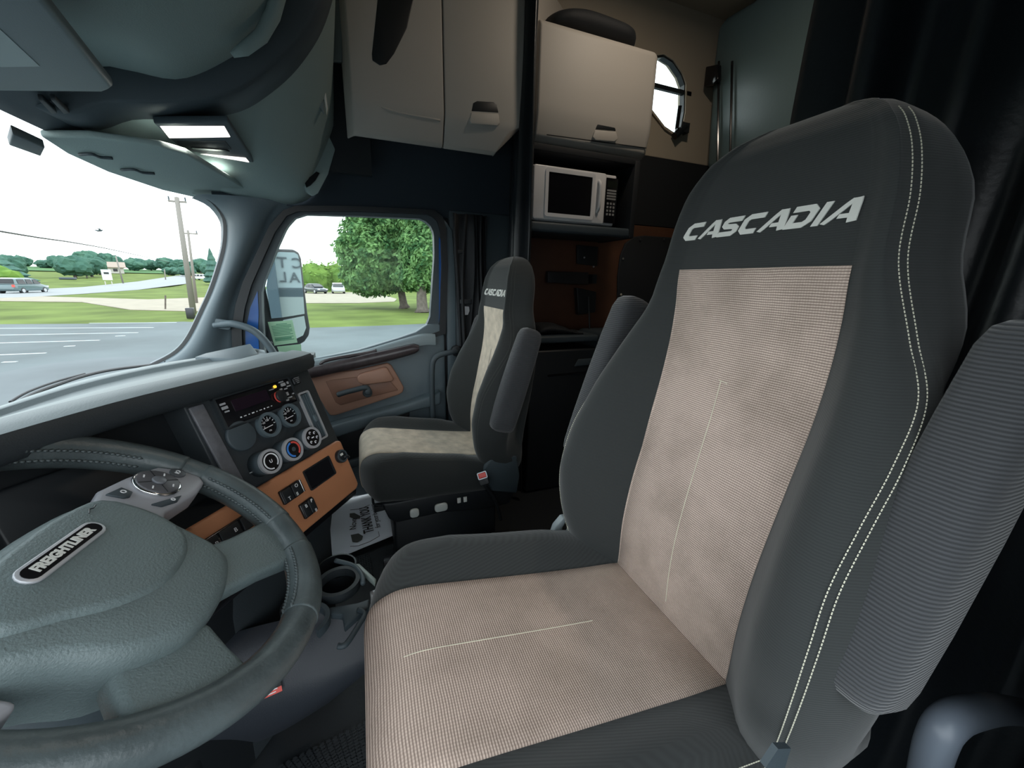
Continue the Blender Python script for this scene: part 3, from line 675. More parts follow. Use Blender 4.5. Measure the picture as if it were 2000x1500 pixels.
# brown insert with recessed pull area and lever
IX = .955
ip = [(600, 735), (700, 722), (757, 709), (765, 714), (789, 757), (787, 766), (780, 771), (655, 812), (645, 812), (636, 800)]
ins = prism('door_insert', [ax(x, y, IX) for x, y in ip], (.03, 0, 0), M_['brown'], d1, bev=.006)
prism('handle_surround', [ax(x, y, IX-.004) for x, y in [(636, 745), (648, 742), (700, 736), (705, 745), (728, 750), (760, 742), (778, 762), (700, 782), (665, 792), (655, 786)]], (.008, 0, 0), mat('brown_trim_dark', (.25, .13, .09), .5), ins, bev=.003)
prism('pull_ledge', [ax(x, y, IX-.02) for x, y in [(697, 738), (702, 731), (745, 719), (756, 718), (770, 741), (766, 746), (712, 753), (700, 748)]], (.03, 0, 0), M_['brown'], ins, bev=.009)
h = MB(); hp_ = catmull([ax(x, y, .915) for x, y in [(658, 772), (672, 767), (695, 761), (712, 757), (719, 760), (718, 770)]], 5)
h.tube(hp_, [.007]+[.0125]*(len(hp_)-6)+[.015, .016, .016, .015, .011], 12); h.build('door_lever', M_['greyd'], d1, smooth=True)
cyl('lever_pivot', frame(ax(718, 768, .93), (0, 1, 0), (1, 0, 0)), .022, .035, M_['greyd'], d1, 20, .004)
# armrest ledge + pocket
P = [ax(x, y, .90) for x, y in [(632, 840), (655, 830), (795, 790), (862, 765), (862, 790), (800, 806), (660, 855), (640, 865)]]
prism('armrest', P, (.09, 0, 0), M_['grey'], d1, bev=.012, seg=3)
P = [ax(x, y, .955) for x, y in [(640, 850), (800, 803), (800, 880), (740, 892), (650, 920)]]
prism('map_pocket', P, (.03, 0, 0), M_['black'], d1, bev=.008)
P = [ax(x, y, .93) for x, y in [(655, 912), (735, 884), (800, 868), (800, 880), (740, 897), (660, 925)]]
prism('pocket_lip', P, (.05, 0, 0), M_['greyd'], d1, bev=.006)
# sign post of the grab bar on the A pillar
gb = thing('grab_handle', 'grey curved grab bar bolted to the windshield pillar above the dash', 'handle', ax(455, 630, .93))
ribbon_pts = catmull([ax(x, y, X) for x, y, X in [(418, 636, .945), (440, 633, .935), (458, 633, .925), (490, 643, .92), (512, 660, .92), (528, 680, .92), (540, 700, .92), (548, 716, .93)]], 5)
mb = MB(); mb.tube(ribbon_pts, [.012]*4+[.0145]*(len(ribbon_pts)-4), 14); mb.build('bar', M_['grey'], gb, smooth=True)
Mx = frame(ax(432, 633, .955), ax(460, 635, .955)-ax(420, 630, .955), (-1, 0.1, 0)); plate('mounting_cover', Mx, .075, .042, .014, .006, M_['grey'], gb, bev=.004)
# permit stickers on the door glass
def paper_on(name, px, X, m, d=(-.0015, 0, 0), **kw): return prism(name, [ax(x, y, X) for x, y in px], d, m, None, **kw)
s1 = paper_on('permit_sticker', [(523, 629), (571, 625), (581, 669), (536, 675)], 1.022, M_['green'], label='pale green printed permit sticker, upper of two on the door window', cat='sticker')
tl, tr_, br_, bl_ = [ax(x, y, 1.0195) for x, y in [(523, 629), (571, 625), (581, 669), (536, 675)]]
mb = MB()
for k in range(11):
    t = .13+k*.065 + (.04 if k > 7 else 0); a = tl.lerp(bl_, t); c_ = tr_.lerp(br_, t); u0, u1 = .09, .9 if k % 3 else .8
    if k == 0: u0, u1 = .3, .75
    A = a.lerp(c_, u0); B = a.lerp(c_, u1); dz = Vector((0, 0, .0016 if k not in (9,) else .004)); mb.loft([[A-dz, A+dz, A+dz+Vector((-.0006, 0, 0)), A-dz+Vector((-.0006, 0, 0))], [B-dz, B+dz, B+dz+Vector((-.0006, 0, 0)), B-dz+Vector((-.0006, 0, 0))]])
o_ = mb.build('print_lines', M_['dgreen'], s1); o_['kind'] = 'stuff'
paper_on('permit_sticker', [(541, 677), (588, 672), (590, 700), (552, 704)], 1.022, M_['green'], label='blank pale green sticker, lower of two on the door window', cat='sticker')
# ================================================================== mirror outside the door
mo = Vector((1.42, .36, 1.02))
md_ = (mo-CAM).normalized(); mr = Vector((.10, -1.0, .0)).normalized(); mn = (mr-md_).normalized(); mn.z = 0; mn.normalize()
mxr = Vector((-mn.y, mn.x, 0))*1.0
MF = frame(mo, -mxr, mn)
def onm(x, y, off=0): return apl(x, y, mo+mn*off, mn)
mi = thing('wing_mirror', 'tall black wing mirror outside the passenger door, reflecting a lettered sign', 'mirror', mo)
ho = [(516, 560), (522, 520), (532, 492), (545, 486), (575, 487), (585, 492), (590, 505), (596, 560), (602, 610), (607, 640), (605, 655), (596, 668), (560, 690), (530, 697), (522, 690)]
prism('housing', [onm(x, y, -.006) for x, y in ho], -mn*.09, M_['black'], mi, bev=.012)
gl = [(520, 560), (526, 520), (534, 498), (545, 492), (575, 493), (582, 498), (586, 515), (592, 570), (595, 613), (552, 620), (530, 622)]
gp = prism('main_glass', [onm(x, y, .002) for x, y in gl], -mn*.006, M_['mirror'], mi)
g2 = prism('lower_glass', [onm(x, y, .002) for x, y in [(553, 625), (594, 617), (598, 640), (592, 655), (570, 666), (550, 668)]], -mn*.006, M_['mirror'], mi)
mb = MB(); mb.tube([mo+Vector((0, -.0, .2))-mn*.08, Vector((1.12, .50, 1.15)), Vector((1.1, .5, 1.1))], .014, 8); mb.tube([mo+Vector((0, 0, -.18))-mn*.08, Vector((1.12, .50, .78)), Vector((1.1, .5, .8))], .014, 8); mb.build('bracket', M_['black'], mi, smooth=True)
# the lettered sign the mirror shows: virtual image 12 m past the glass, folded back across the mirror plane
def refl(p): return p-mn*2*((p-mo).dot(mn))
def virt(x, y, D): d = ray(x, y); return CAM+d*D
DV = 14.0
A_ = refl(virt(592, 500, DV)); B_ = refl(virt(540, 500, DV)); Z_ = refl(virt(566, 560, DV))
xd = (A_-B_); xd.z = 0; xd.normalize(); nd = Vector((xd.y, -xd.x, 0)); 
if nd.dot(mo-A_) < 0: nd = -nd
def onsign(x, y, off=0):
    d = ray(x, y); t = (mo-CAM).dot(mn)/d.dot(mn); h_ = CAM+d*t; r_ = d-mn*2*d.dot(mn); o = A_+nd*off
    return h_+r_*((o-h_).dot(nd)/r_.dot(nd))
tc_ = onsign(566, 545); S0 = Vector((tc_.x, tc_.y, 0))
rightdir = Vector((nd.y*-1, nd.x, 0)) ; 
# reader's left-to-right when facing the board
rd = Vector((0, 0, 1)).cross(nd).normalized()
sgb = thing('sign_board', 'white lettered board seen reversed in the wing mirror', 'sign', (tc_.x, tc_.y, GZ))
topz = onsign(566, 490).z+.15; botz = onsign(566, 562).z
def su(x): return (onsign(x, 545)-Vector((tc_.x, tc_.y, 0))).dot(rd)
uL, uR = su(541), su(640); sgn = 1 if uR > uL else -1
def sb(u, z, off=0): return Vector((tc_.x, tc_.y, 0))+rd*u+nd*off+Vector((0, 0, z))
prism('board', [sb(uL, botz), sb(uR, botz), sb(uR, topz), sb(uL, topz)], -nd*.2, mat('board_white', (.30, .34, .35), .6), sgb)
zb2 = onsign(566, 580).z
prism('dark_band', [sb(uL, zb2), sb(uR, zb2), sb(uR, botz), sb(uL, botz)], -nd*.15, M_['greyd'], sgb)
prism('lower_board', [sb(uL, GZ), sb(uR, GZ), sb(uR, zb2), sb(uL, zb2)], -nd*.25, mat('board_cream', (.28, .30, .29), .7), sgb)
prism('added_truck_side', [sb(uL-sgn*3, GZ, .3), sb(uL, GZ, .3), sb(uL, topz+.6, .3), sb(uL-sgn*3, topz+.6, .3)], -nd*.6, mat('blue_grey_truck_side', (.05, .075, .095), .5), sgb)  # added dark panel standing in for the truck side reflected beside the board
DKL = mat('dark_letter_paint', (.07, .08, .09), .6)
for ch, px, y0, y1 in (('T', 551, 503, 524), ('C', 580, 505, 525), ('L', 553, 532, 552), ('A', 575, 533, 553)):
    c_ = onsign(px, (y0+y1)/2, .02); hh = abs(onsign(px, y0).z-onsign(px, y1).z)
    text('letter', ch, hh*1.40, frame(c_, rd, nd), DKL, sgb, depth=.01, bold=.015*hh)
# black windshield wiper and cowl outside
wp = thing('wiper', 'black windshield wiper lying along the bottom of the glass', 'wiper', (.5, 1.0, .85))
def wq(px): return [ay(x, y, Y) for x, y, Y in px]
mb = MB(); mb.tube(catmull(wq([(10, 803, 1.12), (60, 772, 1.14), (110, 752, 1.15), (165, 734, 1.15), (220, 722, 1.14), (292, 713, 1.10)]), 5), .007, 8); mb.build('blade', M_['black'], wp)
mb = MB(); mb.tube(catmull(wq([(20, 785, 1.16), (55, 765, 1.17), (110, 745, 1.18), (165, 730, 1.18)]), 4), .0045, 8); mb.build('arm', M_['black'], wp)
# ================================================================== DASHBOARD
A0 = Vector((-.137, .273, .887)); _az = math.radians(-34); _be = math.radians(20)
dh = Vector((math.cos(_az), math.sin(_az), 0)); nh = Vector((math.sin(_az), -math.cos(_az), 0))
sv = nh*math.sin(_be)-Vector((0, 0, math.cos(_be))); fn = dh.cross(-sv).normalized()
def S(u, v, h=0): return A0+dh*u+sv*v+fn*h
def FS(u, v, h=0): return frame(S(u, v, h), dh, fn)
def Q(u, p, z): return A0+dh*u+nh*p+Vector((0, 0, z-A0.z))
dsh = thing('dashboard', 'wrap-around black dashboard with copper lower trim and grey top pad', 'dashboard', (-.1, .4, .0))
# centre stack body
prof = [(-.12, .93), (-.02, .935), (-.016, .932), (.055, .737), (.103, .606), (.096, .598), (.03, .585), (.0, .45), (-.02, .02), (-.12, .02)]
b = MB(); b.loft([[Q(-.05, p, z) for p, z in prof], [Q(.262, p, z) for p, z in prof]]); me = bevelled(b.mesh('centre_stack'), .004, 2); link('centre_stack', me, M_['dash'], dsh)
profc = [(-.16, .93), (-.075, .935), (-.075, .93), (.0, .737), (.055, .735), (.103, .606), (.096, .598), (.03, .585), (.0, .45), (-.02, .02), (-.12, .02)]
b = MB(); b.loft([[Q(-.80, p, z) for p, z in profc], [Q(-.045, p, z) for p, z in profc]]); me = bevelled(b.mesh('instrument_panel'), .004, 2); ip_ = link('instrument_panel', me, M_['black'], dsh)
for u0, w_ in ((-.42, .20), (-.20, .20)):
    plate('gauge_bezel', FS(u0, .07, -.055), w_*.9, .14, .02, .012, M_['black'], ip_, bev=.003)
prism('divider_strip', [S(-.047, -.03, .001), S(-.020, -.03, .001), S(-.012, .20, .001), S(-.040, .20, .001)], fn*.006, mat('ash_grey_strip', (.13, .135, .15), .45, mottle=.2, mscale=60), dsh, bev=.002)
# hood lip and top pad
U0, U1 = -.85, .27
def lipc(p, z, dz1=0): return [Q(U0+(U1-U0)*k/26, p-(.012 if k == 26 else .003 if k == 25 else 0)+.03*min(4, (max(0, -.12-(U0+(U1-U0)*k/26))/.2)**1.5), z) for k in range(27)]
back = resample(catmull([Vector((-1.05, .70, .905)), Vector((-.6, .66, .905))]+[az(x, y, .905) for x, y in [(0, 793), (150, 745), (290, 714), (400, 696), (480, 679), (500, 684)]], 6), 27)
lip2 = lipc(-.045, .968)
def mixc(a, c, t, dz): return [p.lerp(q, t)+Vector((0, 0, dz)) for p, q in zip(a, c)]
rows = [lipc(-.03, .918), lipc(.0, .922), lipc(.012, .928), lipc(.016, .940), lipc(.013, .955), lipc(.006, .963), lipc(-.012, .967), lip2,
        mixc(lip2, back, .02, .0), mixc(lip2, back, .03, -.006), mixc(lip2, back, .10, -.006), mixc(lip2, back, .30, -.004), mixc(lip2, back, .33, -.014), mixc(lip2, back, .7, -.010), mixc(lip2, back, .72, .0), back, [p+Vector((.004, .010, -.01)) for p in back], [p+Vector((.004, .012, -.08)) for p in back], [Vector((p.x*1.3, .99, .60)) for p in back]]
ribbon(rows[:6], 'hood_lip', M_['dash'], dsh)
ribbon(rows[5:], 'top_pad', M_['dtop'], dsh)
b = MB(); b.add([rw[-1] for rw in rows], [tuple(range(len(rows)))]); b.build('pad_end', M_['dash'], dsh)
# passenger side of the dash, low behind the stack
b = MB(); pp = [Vector((.12, .30, .80)), Vector((.40, .46, .84)), Vector((.98, .56, .83)), Vector((.98, .78, .80)), Vector((.5, .60, .80)), Vector((.2, .50, .80))]
b.loft([[p for p in pp], [Vector((p.x, p.y+.02, .12)) for p in pp]]); link('glovebox_section', bevelled(b.mesh('glovebox_section'), .02, 3), M_['dash'], dsh)
# side demister vent by the pillar
vb = prism('side_vent', [az(x, y, .925) for x, y in [(380, 697), (400, 690), (489, 671), (504, 690), (470, 701)]], (0, 0, -.05), M_['grey'], dsh, bev=.003)
# radio
rd_ = plate('radio', FS(.0925, -.001, -.004), .184, .058, .004, .012, M_['gblack'], dsh, bev=.002)
framering('radio_surround', FS(.0925, -.001, 0), .192, .068, .006, .005, .009, M_['dash'], rd_)
plate('display', FS(.072, -.008, .008), .085, .024, .002, .0015, mat('dark_display', (.02, .012, .02), .08), rd_)
for k in range(9): plate('preset_label', FS(.035+.0095*k, .018, .008), .0055 if k % 2 else .003, .0016 if k % 3 else .0026, .0005, .0008, M_['white'], rd_)
cyl('volume_knob', FS(.140, .004, .008), .0135, .010, M_['black'], rd_, 28, .002)
ringm(FS(.140, .004, .010), .0125, .0145, .003, 24, PI*.7, PI*1.35).build('knob_light', M_['redp'], rd_)
for u, v, w_, h_ in ((.011, -.018, .011, .004), (.012, -.010, .012, .006), (.013, -.002, .009, .003), (.160, -.026, .012, .003), (.163, -.019, .011, .007), (.160, .004, .012, .008), (.165, -.008, .008, .003), (.176, -.012, .010, .003), (.166, .014, .012, .003), (.152, -.010, .006, .004), (.157, .018, .006, .004), (.128, -.016, .012, .0018), (.179, .008, .004, .003), (.177, -.02, .004, .006)):
    plate('radio_button', FS(u, v, .008), w_, h_, .0008, .002, M_['silver'], rd_)
cyl('amber_light', FS(.139, -.020, .008), .0035, .003, M_['amber'], rd_, 10)
# cup-shaped phone clip at the top right of the stack
cl_ = plate('holder_clip', FS(.205, -.018, 0), .022, .018, .004, .010, M_['black'], dsh, bev=.003)
for k in range(4): plate('clip_rib', FS(.205, -.025+.004*k, .010), .016-.003*k, .0012, .0004, .001, M_['silver'], cl_)
plate('small_label', FS(-.028, -.028, .002), .016, .0015, .0005, .0008, M_['white'], dsh)
# round blank, two gauges
c_ = cyl('round_cover', FS(.021, .053, 0), .031, .009, M_['greyd'], dsh, 40, .003); 
def gauge(u, v):
    g = ringm(FS(u, v, 0), .021, .0275, .011, 40).build('gauge', M_['grey'], dsh, auto=40)
    cyl('gauge_face', FS(u, v, .001), .0215, .003, M_['gblack'], g, 32)
    for k in range(9):
        a = math.radians(200-25*k); Mx = FS(u, v, .0045) @ Matrix.Rotation(a, 4, 'Z') @ Matrix.Translation((.0165, 0, 0))
        plate('tick', Mx, .0045, .0012, .0003, .0006, M_['white'], g)
    for k, s_ in enumerate(('0', '60', '120')):
        a = math.radians(190-55*k); text('gauge_number', s_, .0065, FS(u+.0105*math.cos(a), v-.0105*math.sin(a), .0045), M_['white'], g, depth=.0002)
    plate('needle', FS(u-.003, v+.004, .005) @ Matrix.Rotation(.06, 4, 'Z'), .026, .0014, .0005, .0008, M_['white'], g)
    text('gauge_caption', 'PSI', .005, FS(u, v+.013, .0045), M_['white'], g, depth=.0002)
    return g
gauge(.087, .054); gauge(.147, .053)
# three climate knobs
def knob(u, v, kind):
    k0 = cyl('climate_knob', FS(u-.007, v-.0, 0), .026, .030, M_['greyd'], dsh, 40, r2=.0245)
    ringm(FS(u-.007, v, .028), .020, .0255, .006, 40).build('knob_ring', M_['silver'], k0, auto=40)
    cyl('knob_face', FS(u-.007, v, .030), .0205, .003, M_['gblack'], k0, 32)
    Fm = lambda du, dv, h=.0335: FS(u-.007+du, v+dv, h)
    if kind == 0:
        ringm(Fm(0, 0), .0145, .017, .0008, 32, -PI*.28, PI*1.5).build('white_arc', M_['white'], k0); text('knob_symbol', 'U', .010, Fm(0, 0), M_['white'], k0, depth=.0003)
    if kind == 1:
        ringm(Fm(0, 0), .0135, .0175, .0008, 24, PI*.55, PI*1.45).build('blue_arc', M_['bluep'], k0); ringm(Fm(0, 0), .0135, .0175, .0008, 24, -PI*.30, PI*.5).build('red_arc', M_['redp'], k0)
        cyl('knob_dot', Fm(0, 0), .005, .0012, M_['greyd'], k0, 16)
    if kind == 2:
        for q in range(6):
            a = q*PI/3+.3; ringm(Fm(.0125*math.cos(a), .0125*math.sin(a)), .0016, .0032, .0006, 10, 0, PI*1.5).build('mode_symbol', M_['white'], k0)
        plate('mode_symbol', Fm(0, 0), .007, .0025, .0005, .0006, M_['white'], k0)
    plate('pointer', FS(u-.030, v+.006, .004), .014, .002, .0005, .002, M_['silver'], k0)
knob(.040, .122, 0); knob(.101, .122, 1); knob(.162, .119, 2)
# tall air vent
vt = framering('air_vent', FS(.2115, .076, 0) , .036, .128, .006, .0045, .007, M_['silver'], dsh)
plate('vent_back', FS(.2115, .076, -.001), .032, .12, .003, .003, M_['black'], vt)
for k in range(4): plate('vent_slat', FS(.2015+.0068*k, .076, .001), .0022, .115, .0005, .005, M_['grey'], vt)
plate('vent_slider', FS(.2135, .084, .003), .009, .020, .002, .006, M_['grey'], vt, bev=.001)
# copper panel, pocket, switches, lighter
prism('copper_panel', [S(-.80, .160, .0), S(.246, .160, 0), S(.258, .165, 0), S(.256, .292, 0), S(.244, .300, 0), S(-.80, .300, 0)], fn*.012, M_['orange'], dsh, bev=.006, seg=3)
prism('lower_edge_trim', [S(-.80, .299, -.01), S(.252, .299, -.01), S(.252, .318, -.02), S(-.80, .318, -.02)], fn*.014, M_['gblack'], dsh, bev=.003)
pk = framering('pocket_frame', FS(.153, .206, .011), .088, .050, .004, .003, .004, M_['black'], dsh)
plate('pocket_opening', FS(.153, .206, .0118), .082, .044, .003, .001, M_['gblack'], pk)
lg = cyl('power_socket', FS(.231, .200, .010), .017, .012, M_['black'], dsh, 30, .002); ringm(FS(.231, .200, .018), .012, .016, .005, 30).build('socket_ring', M_['greyd'], lg, auto=40)
plate('socket_icon', FS(.229, .195, .0215), .010, .006, .001, .001, M_['ltgrey'], lg); mb = MB(); mb.tube([S(.233, .204, .022), S(.246, .208, .022), S(.252, .213, .018)], .0035, 8); mb.build('cap_strap', M_['black'], lg, smooth=True)
def switchbank(u, v, w_, h_, n, sym):
    sb_ = plate('switch_bank', FS(u, v, .011), w_, h_, .003, .007, M_['gblack'], dsh, bev=.002)
    for k in range(n):
        uu = u-w_/2+w_*(k+.5)/n
        sw = plate('rocker_switch', FS(uu, v, .017), w_/n*.9, h_*.86, .002, .004, M_['black'], sb_, bev=.0015)
    return sb_
b1 = switchbank(.060, .206, .054, .032, 2, 0); b2 = switchbank(.082, .258, .038, .036, 2, 0); b3 = switchbank(-.086, .205, .125, .030, 3, 0)
for bb, L in ((b1, [(.073, .198, 'O'), (.046, .214, 'T'), (.067, .215, 'II')]), (b2, [(.093, .272, 'II'), (.074, .250, 'B'), (.092, .247, 'P')]), (b3, [(-.03, .199, 'II'), (-.078, .205, 'B'), (-.115, .207, 'P')])):
    for u, v, s_ in L: text('switch_symbol', s_, .011, FS(u, v, .0215), M_['white'], bb, depth=.0003)
plate('chrome_end', FS(.088, .206, .014), .004, .030, .001, .006, M_['chrome'], b1, bev=.001); plate('chrome_end', FS(-.022, .207, .014), .004, .028, .001, .006, M_['chrome'], b3, bev=.001)
# cup holder bracket under the stack and the lower console
LC = mat('blue_black_lower_plastic', (.022, .027, .036), .55, bump=.2, bscale=400)
tpc = resample(catmull([az(430, 1300, .40), az(540, 1245, .39), az(640, 1215, .38), az(738, 1196, .38)], 5), 16)
mdc = resample(catmull([az(400, 1400, .30), az(520, 1350, .30), az(640, 1310, .31), az(745, 1262, .32)], 5), 16)
btc = resample(catmull([az(380, 1450, .25), az(500, 1402, .255), az(640, 1350, .27), az(747, 1288, .29)], 5), 16)
und = [p+Vector((.10, .14, -.20)) for p in btc]
ribbon([[p+Vector((.02, .10, .02)) for p in tpc], tpc, mdc, btc, und], 'lower_console', LC, dsh)
box('transmission_cover', (-.1, .62, .12), (.9, .5, .22), M_['black'], dsh, bev=.03, seg=3)
ch = thing('cup_holder', 'grey and black double cup holder bracket below the centre stack', 'cup holder', az(660, 1180, .40))
def ringat(px, py, z, r0, r1, h, nm, m, a0=0, a1=2*PI):
    c_ = az(px, py, z); Mx = Matrix.Translation(c_); return ringm(Mx, r0, r1, h, 36, a0, a1).build(nm, m, ch, auto=40)
ringat(662, 1148, .40, .041, .052, .022, 'cup_ring', M_['dash']); ringat(662, 1148, .33, .046, .050, .07, 'cup_well', M_['black'])
ringat(598, 1225, .40, .040, .050, .020, 'cup_ring', M_['greyd'], -PI*.8, PI*.5); ringat(598, 1225, .33, .044, .048, .07, 'cup_well', M_['black'])
c_ = az(662, 1148, .325); cyl('well_floor', Matrix.Translation(c_), .048, .006, M_['gblack'], ch, 30)
c_ = az(598, 1225, .325); cyl('well_floor', Matrix.Translation(c_), .046, .006, M_['gblack'], ch, 30)
P = [az(x, y, .41) for x, y in [(640, 1186), (700, 1176), (722, 1168), (720, 1185), (700, 1200), (672, 1225), (668, 1200), (645, 1198)]]
prism('bridge', P, (0, 0, -.018), M_['greyd'], ch, bev=.004)
mb = MB(); mb.tube(catmull([az(x, y, .412) for x, y in [(700, 1190), (712, 1200), (700, 1222), (676, 1258), (660, 1262)]], 5), .006, 8); mb.build('outer_arm', M_['greyd'], ch, smooth=True)
mb = MB(); mb.tube(catmull([az(x, y, .42) for x, y in [(655, 1095), (690, 1105), (706, 1122), (709, 1140)]], 5), .006, 8); mb.build('rim_arm', M_['grey'], ch, smooth=True)
prism('claw', [az(x, y, .415) for x, y in [(690, 1101), (702, 1100), (735, 1130), (732, 1140), (712, 1122)]], (0, 0, -.012), mat('pale_claw_plastic', (.33, .40, .38), .4), ch, bev=.003)
prism('claw', [az(x, y, .39) for x, y in [(722, 1155), (735, 1150), (733, 1180), (724, 1178)]], (0, 0, -.012), M_['silver'], ch, bev=.002)
# warning label
_ln = (mdc[12]-mdc[2]).cross(tpc[8]-mdc[8]).normalized(); _ln = _ln if _ln.dot(CAM-mdc[8]) > 0 else -_ln
w0, w1, w2_, w3 = [apl(x, y, mdc[6]+_ln*.012, _ln) for x, y in [(470, 1350), (545, 1312), (552, 1350), (470, 1386)]]
wl = prism('warning_label', [w0, w1, w2_, w3], -_ln*.001, M_['ink'], None, label='small black and red warning label on the lower console behind the steering wheel', cat='label')
def onl(s, t, o=0): return w0.lerp(w1, s).lerp(w3.lerp(w2_, s), t)+_ln*(.0006+o)
for nm, m, L in (('red_stripe', M_['redp'], [(.0, .70, 1, .97)]), ('text_line', M_['white'], [(.3, .08, .95, .13), (.3, .2, .8, .25), (.1, .36, .4, .42), (.5, .36, .95, .42), (.45, .30, .52, .5), (.1, .7, .9, .75), (.1, .84, .85, .89)])):
    for a, c_, d_, e in L:
        o = .0006 if nm != 'red_stripe' else 0; P = [onl(a, c_, o), onl(d_, c_, o), onl(d_, e, o), onl(a, e, o)]; prism(nm, P, _ln*.0005, m, wl)

# ================================================================== STEERING WHEEL
CW = Vector((-.493, .277, .836)); tw_ = .608
e1 = Vector((1, 0, 0)); e2 = Vector((0, math.cos(tw_), math.sin(tw_))); en = e1.cross(e2)
def Wp(a, b_, h=0): return CW+e1*a+e2*b_+en*h
def FW(a, b_, h=0, rot=0): return frame(Wp(a, b_, h), e1, en) @ Matrix.Rotation(rot, 4, 'Z')
sw = thing('steering_wheel', 'large leather-wrapped steering wheel with grey airbag hub', 'steering wheel', CW)
def rim(name, a0, a1, m, r, parent, n=64, RR=.2115):
    P = [Wp(RR*math.cos(a0+(a1-a0)*k/n), RR*math.sin(a0+(a1-a0)*k/n)) for k in range(n+(0 if abs(a1-a0-2*PI) < 1e-6 else 1))]
    b = MB(); b.tube(P, r, 18, closed=abs(a1-a0-2*PI) < 1e-6); return b.build(name, m, parent, smooth=True)
r0_ = rim('rim', 0, 2*PI, M_['leather'], .0215, sw, 110)
D2 = math.radians
for a0, a1 in ((D2(4), D2(62)), (D2(64), D2(150)), (D2(-44), D2(-4)), (D2(-98), D2(-62))):
    rim('grip_section', a0, a1, M_['leather'], .0226, r0_, 40)
b = MB()
for a0, a1 in ((D2(20), D2(61)), (D2(65), D2(150)), (D2(-42), D2(-8)), (D2(-97), D2(-64))):
    n = int((a1-a0)/.030)
    for k in range(n+1):
        a = a0+(a1-a0)*k/n
        for ph in (PI*.98, PI*.80):
            rr2 = .2115+.0226*math.cos(ph); p = Wp(rr2*math.cos(a), rr2*math.sin(a), .0226*math.sin(ph))
            t = (e2*math.cos(a)-e1*math.sin(a)); o_ = (e1*math.cos(a)+e2*math.sin(a))*math.cos(ph)+en*math.sin(ph)
            b.tube([p-t*.004-o_*.001, p+o_*.0012, p+t*.003-o_*.001], [.001, .0026, .001], 5)
o = b.build('grip_stitching', M_['leather'], r0_, smooth=True); o['kind'] = 'stuff'
HO = [(-.053, .083), (-.004, .078), (.030, .070), (.056, .056), (.063, .025), (.059, -.012), (.045, -.062), (.036, -.085), (.018, -.103), (-.016, -.112), (-.050, -.112), (-.080, -.106), (-.107, -.094), (-.139, -.058), (-.150, -.018), (-.165, .012), (-.172, .035), (-.160, .062), (-.110, .080)]
HC = Vector((-.055, -.012))
def hub(sc, h, sh=(0, 0)): return [Wp(HC.x+(a-HC.x)*sc+sh[0], HC.y+(c_-HC.y)*sc+sh[1], h) for a, c_ in [(p.x, p.y) for p in catmull([Vector((a, c_, 0)) for a, c_ in HO], 3, True)]]
b = MB(); b.loft([hub(.90, -.05), hub(.97, -.02), hub(1.0, .0), hub(.995, .010), hub(.96, .020), hub(.90, .026), hub(.85, .0285), hub(.5, .030), hub(.05, .031)]); b.build('airbag_cover', M_['hub'], sw, auto=60)
# raised upper field with a crest line
UPF = [(-.050, .070), (.0, .066), (.040, .052), (.046, .010), (.034, -.030), (.012, -.050), (-.022, -.057), (-.06, -.052), (-.095, -.030), (-.120, .0), (-.145, .035), (-.10, .066)]
def upf(sc, h): return [Wp(-.045+(p.x+.045)*sc, .01+(p.y-.01)*sc, h) for p in catmull([Vector((a, c_, 0)) for a, c_ in UPF], 3, True)]
b = MB(); b.loft([upf(1.02, .024), upf(1.0, .030), upf(.955, .0355), upf(.89, .037), upf(.5, .037), upf(.1, .037)]); b.build('airbag_panel', M_['hub'], sw, auto=70)
# badge
BM = frame(Wp(-.0535, .0375, .0372), Wp(-.012, .033, 0)-Wp(-.095, .042, 0), en)
bd_ = plate('badge', BM, .094, .021, .0104, .003, M_['silver'], sw, bev=.001)
plate('badge_field', BM @ Matrix.Translation((0, 0, .0026)), .087, .0145, .0072, .001, M_['gblack'], bd_)
text('badge_lettering', 'FREIGHTLINER', .0112, BM @ Matrix.Translation((0, 0, .0036)), M_['ltgrey'], bd_, depth=.0006, bold=.0005, xs=.93)
mb = MB(); P = [Wp(a, c_, .038) for a, c_ in ((.006, .048), (.012, .051), (.016, .049), (.022, .050))]; mb.tube(P, .0006, 5); mb.build('airbag_mark', M_['gblack'], sw)
def slab(name, pts, h0, h1, m, parent, bev=.004, seg=3): return prism(name, [Wp(a, c_, h0) for a, c_ in pts], en*(h1-h0), m, parent, bev=bev, seg=seg)
POD = [(.050, .058), (.085, .068), (.130, .058), (.178, .041), (.190, .018), (.192, -.014), (.180, -.024), (.150, -.024), (.110, -.014), (.084, -.008), (.058, -.014)]
PM = mat('warm_grey_switch_plastic', (.42, .43, .47), .4)
pod = slab('switch_pod', POD, -.022, .013, PM, sw, .006)
dp = cyl('direction_pad', FW(.132, .024, .012), .0285, .006, M_['chrome'], pod, 40, .002); cyl('pad_face', FW(.132, .024, .0165), .0255, .0035, mat('dark_button_plastic', (.10, .10, .11), .35), dp, 36, .001)
cyl('pad_centre', FW(.132, .024, .020), .0085, .003, mat('dark_button_centre', (.16, .17, .19), .3), dp, 24, .001)
for k in range(4):
    a = .8+k*PI/2; plate('pad_gap', FW(.132+.017*math.cos(a), .024+.017*math.sin(a), .0198, a), .016, .0010, .0002, .0006, M_['black'], dp)
    a2 = a+PI/4; plate('pad_symbol', FW(.132+.018*math.cos(a2), .024+.018*math.sin(a2), .0200, .3), .006, .0018, .0004, .0006, M_['white'], dp)
c2 = cyl('round_button', FW(.176, .014, .0125), .0105, .003, mat('dark_button_b', (.08, .09, .10), .35), pod, 24, .001); text('button_symbol', 'IO', .009, FW(.176, .014, .0158), M_['white'], c2, depth=.0003)
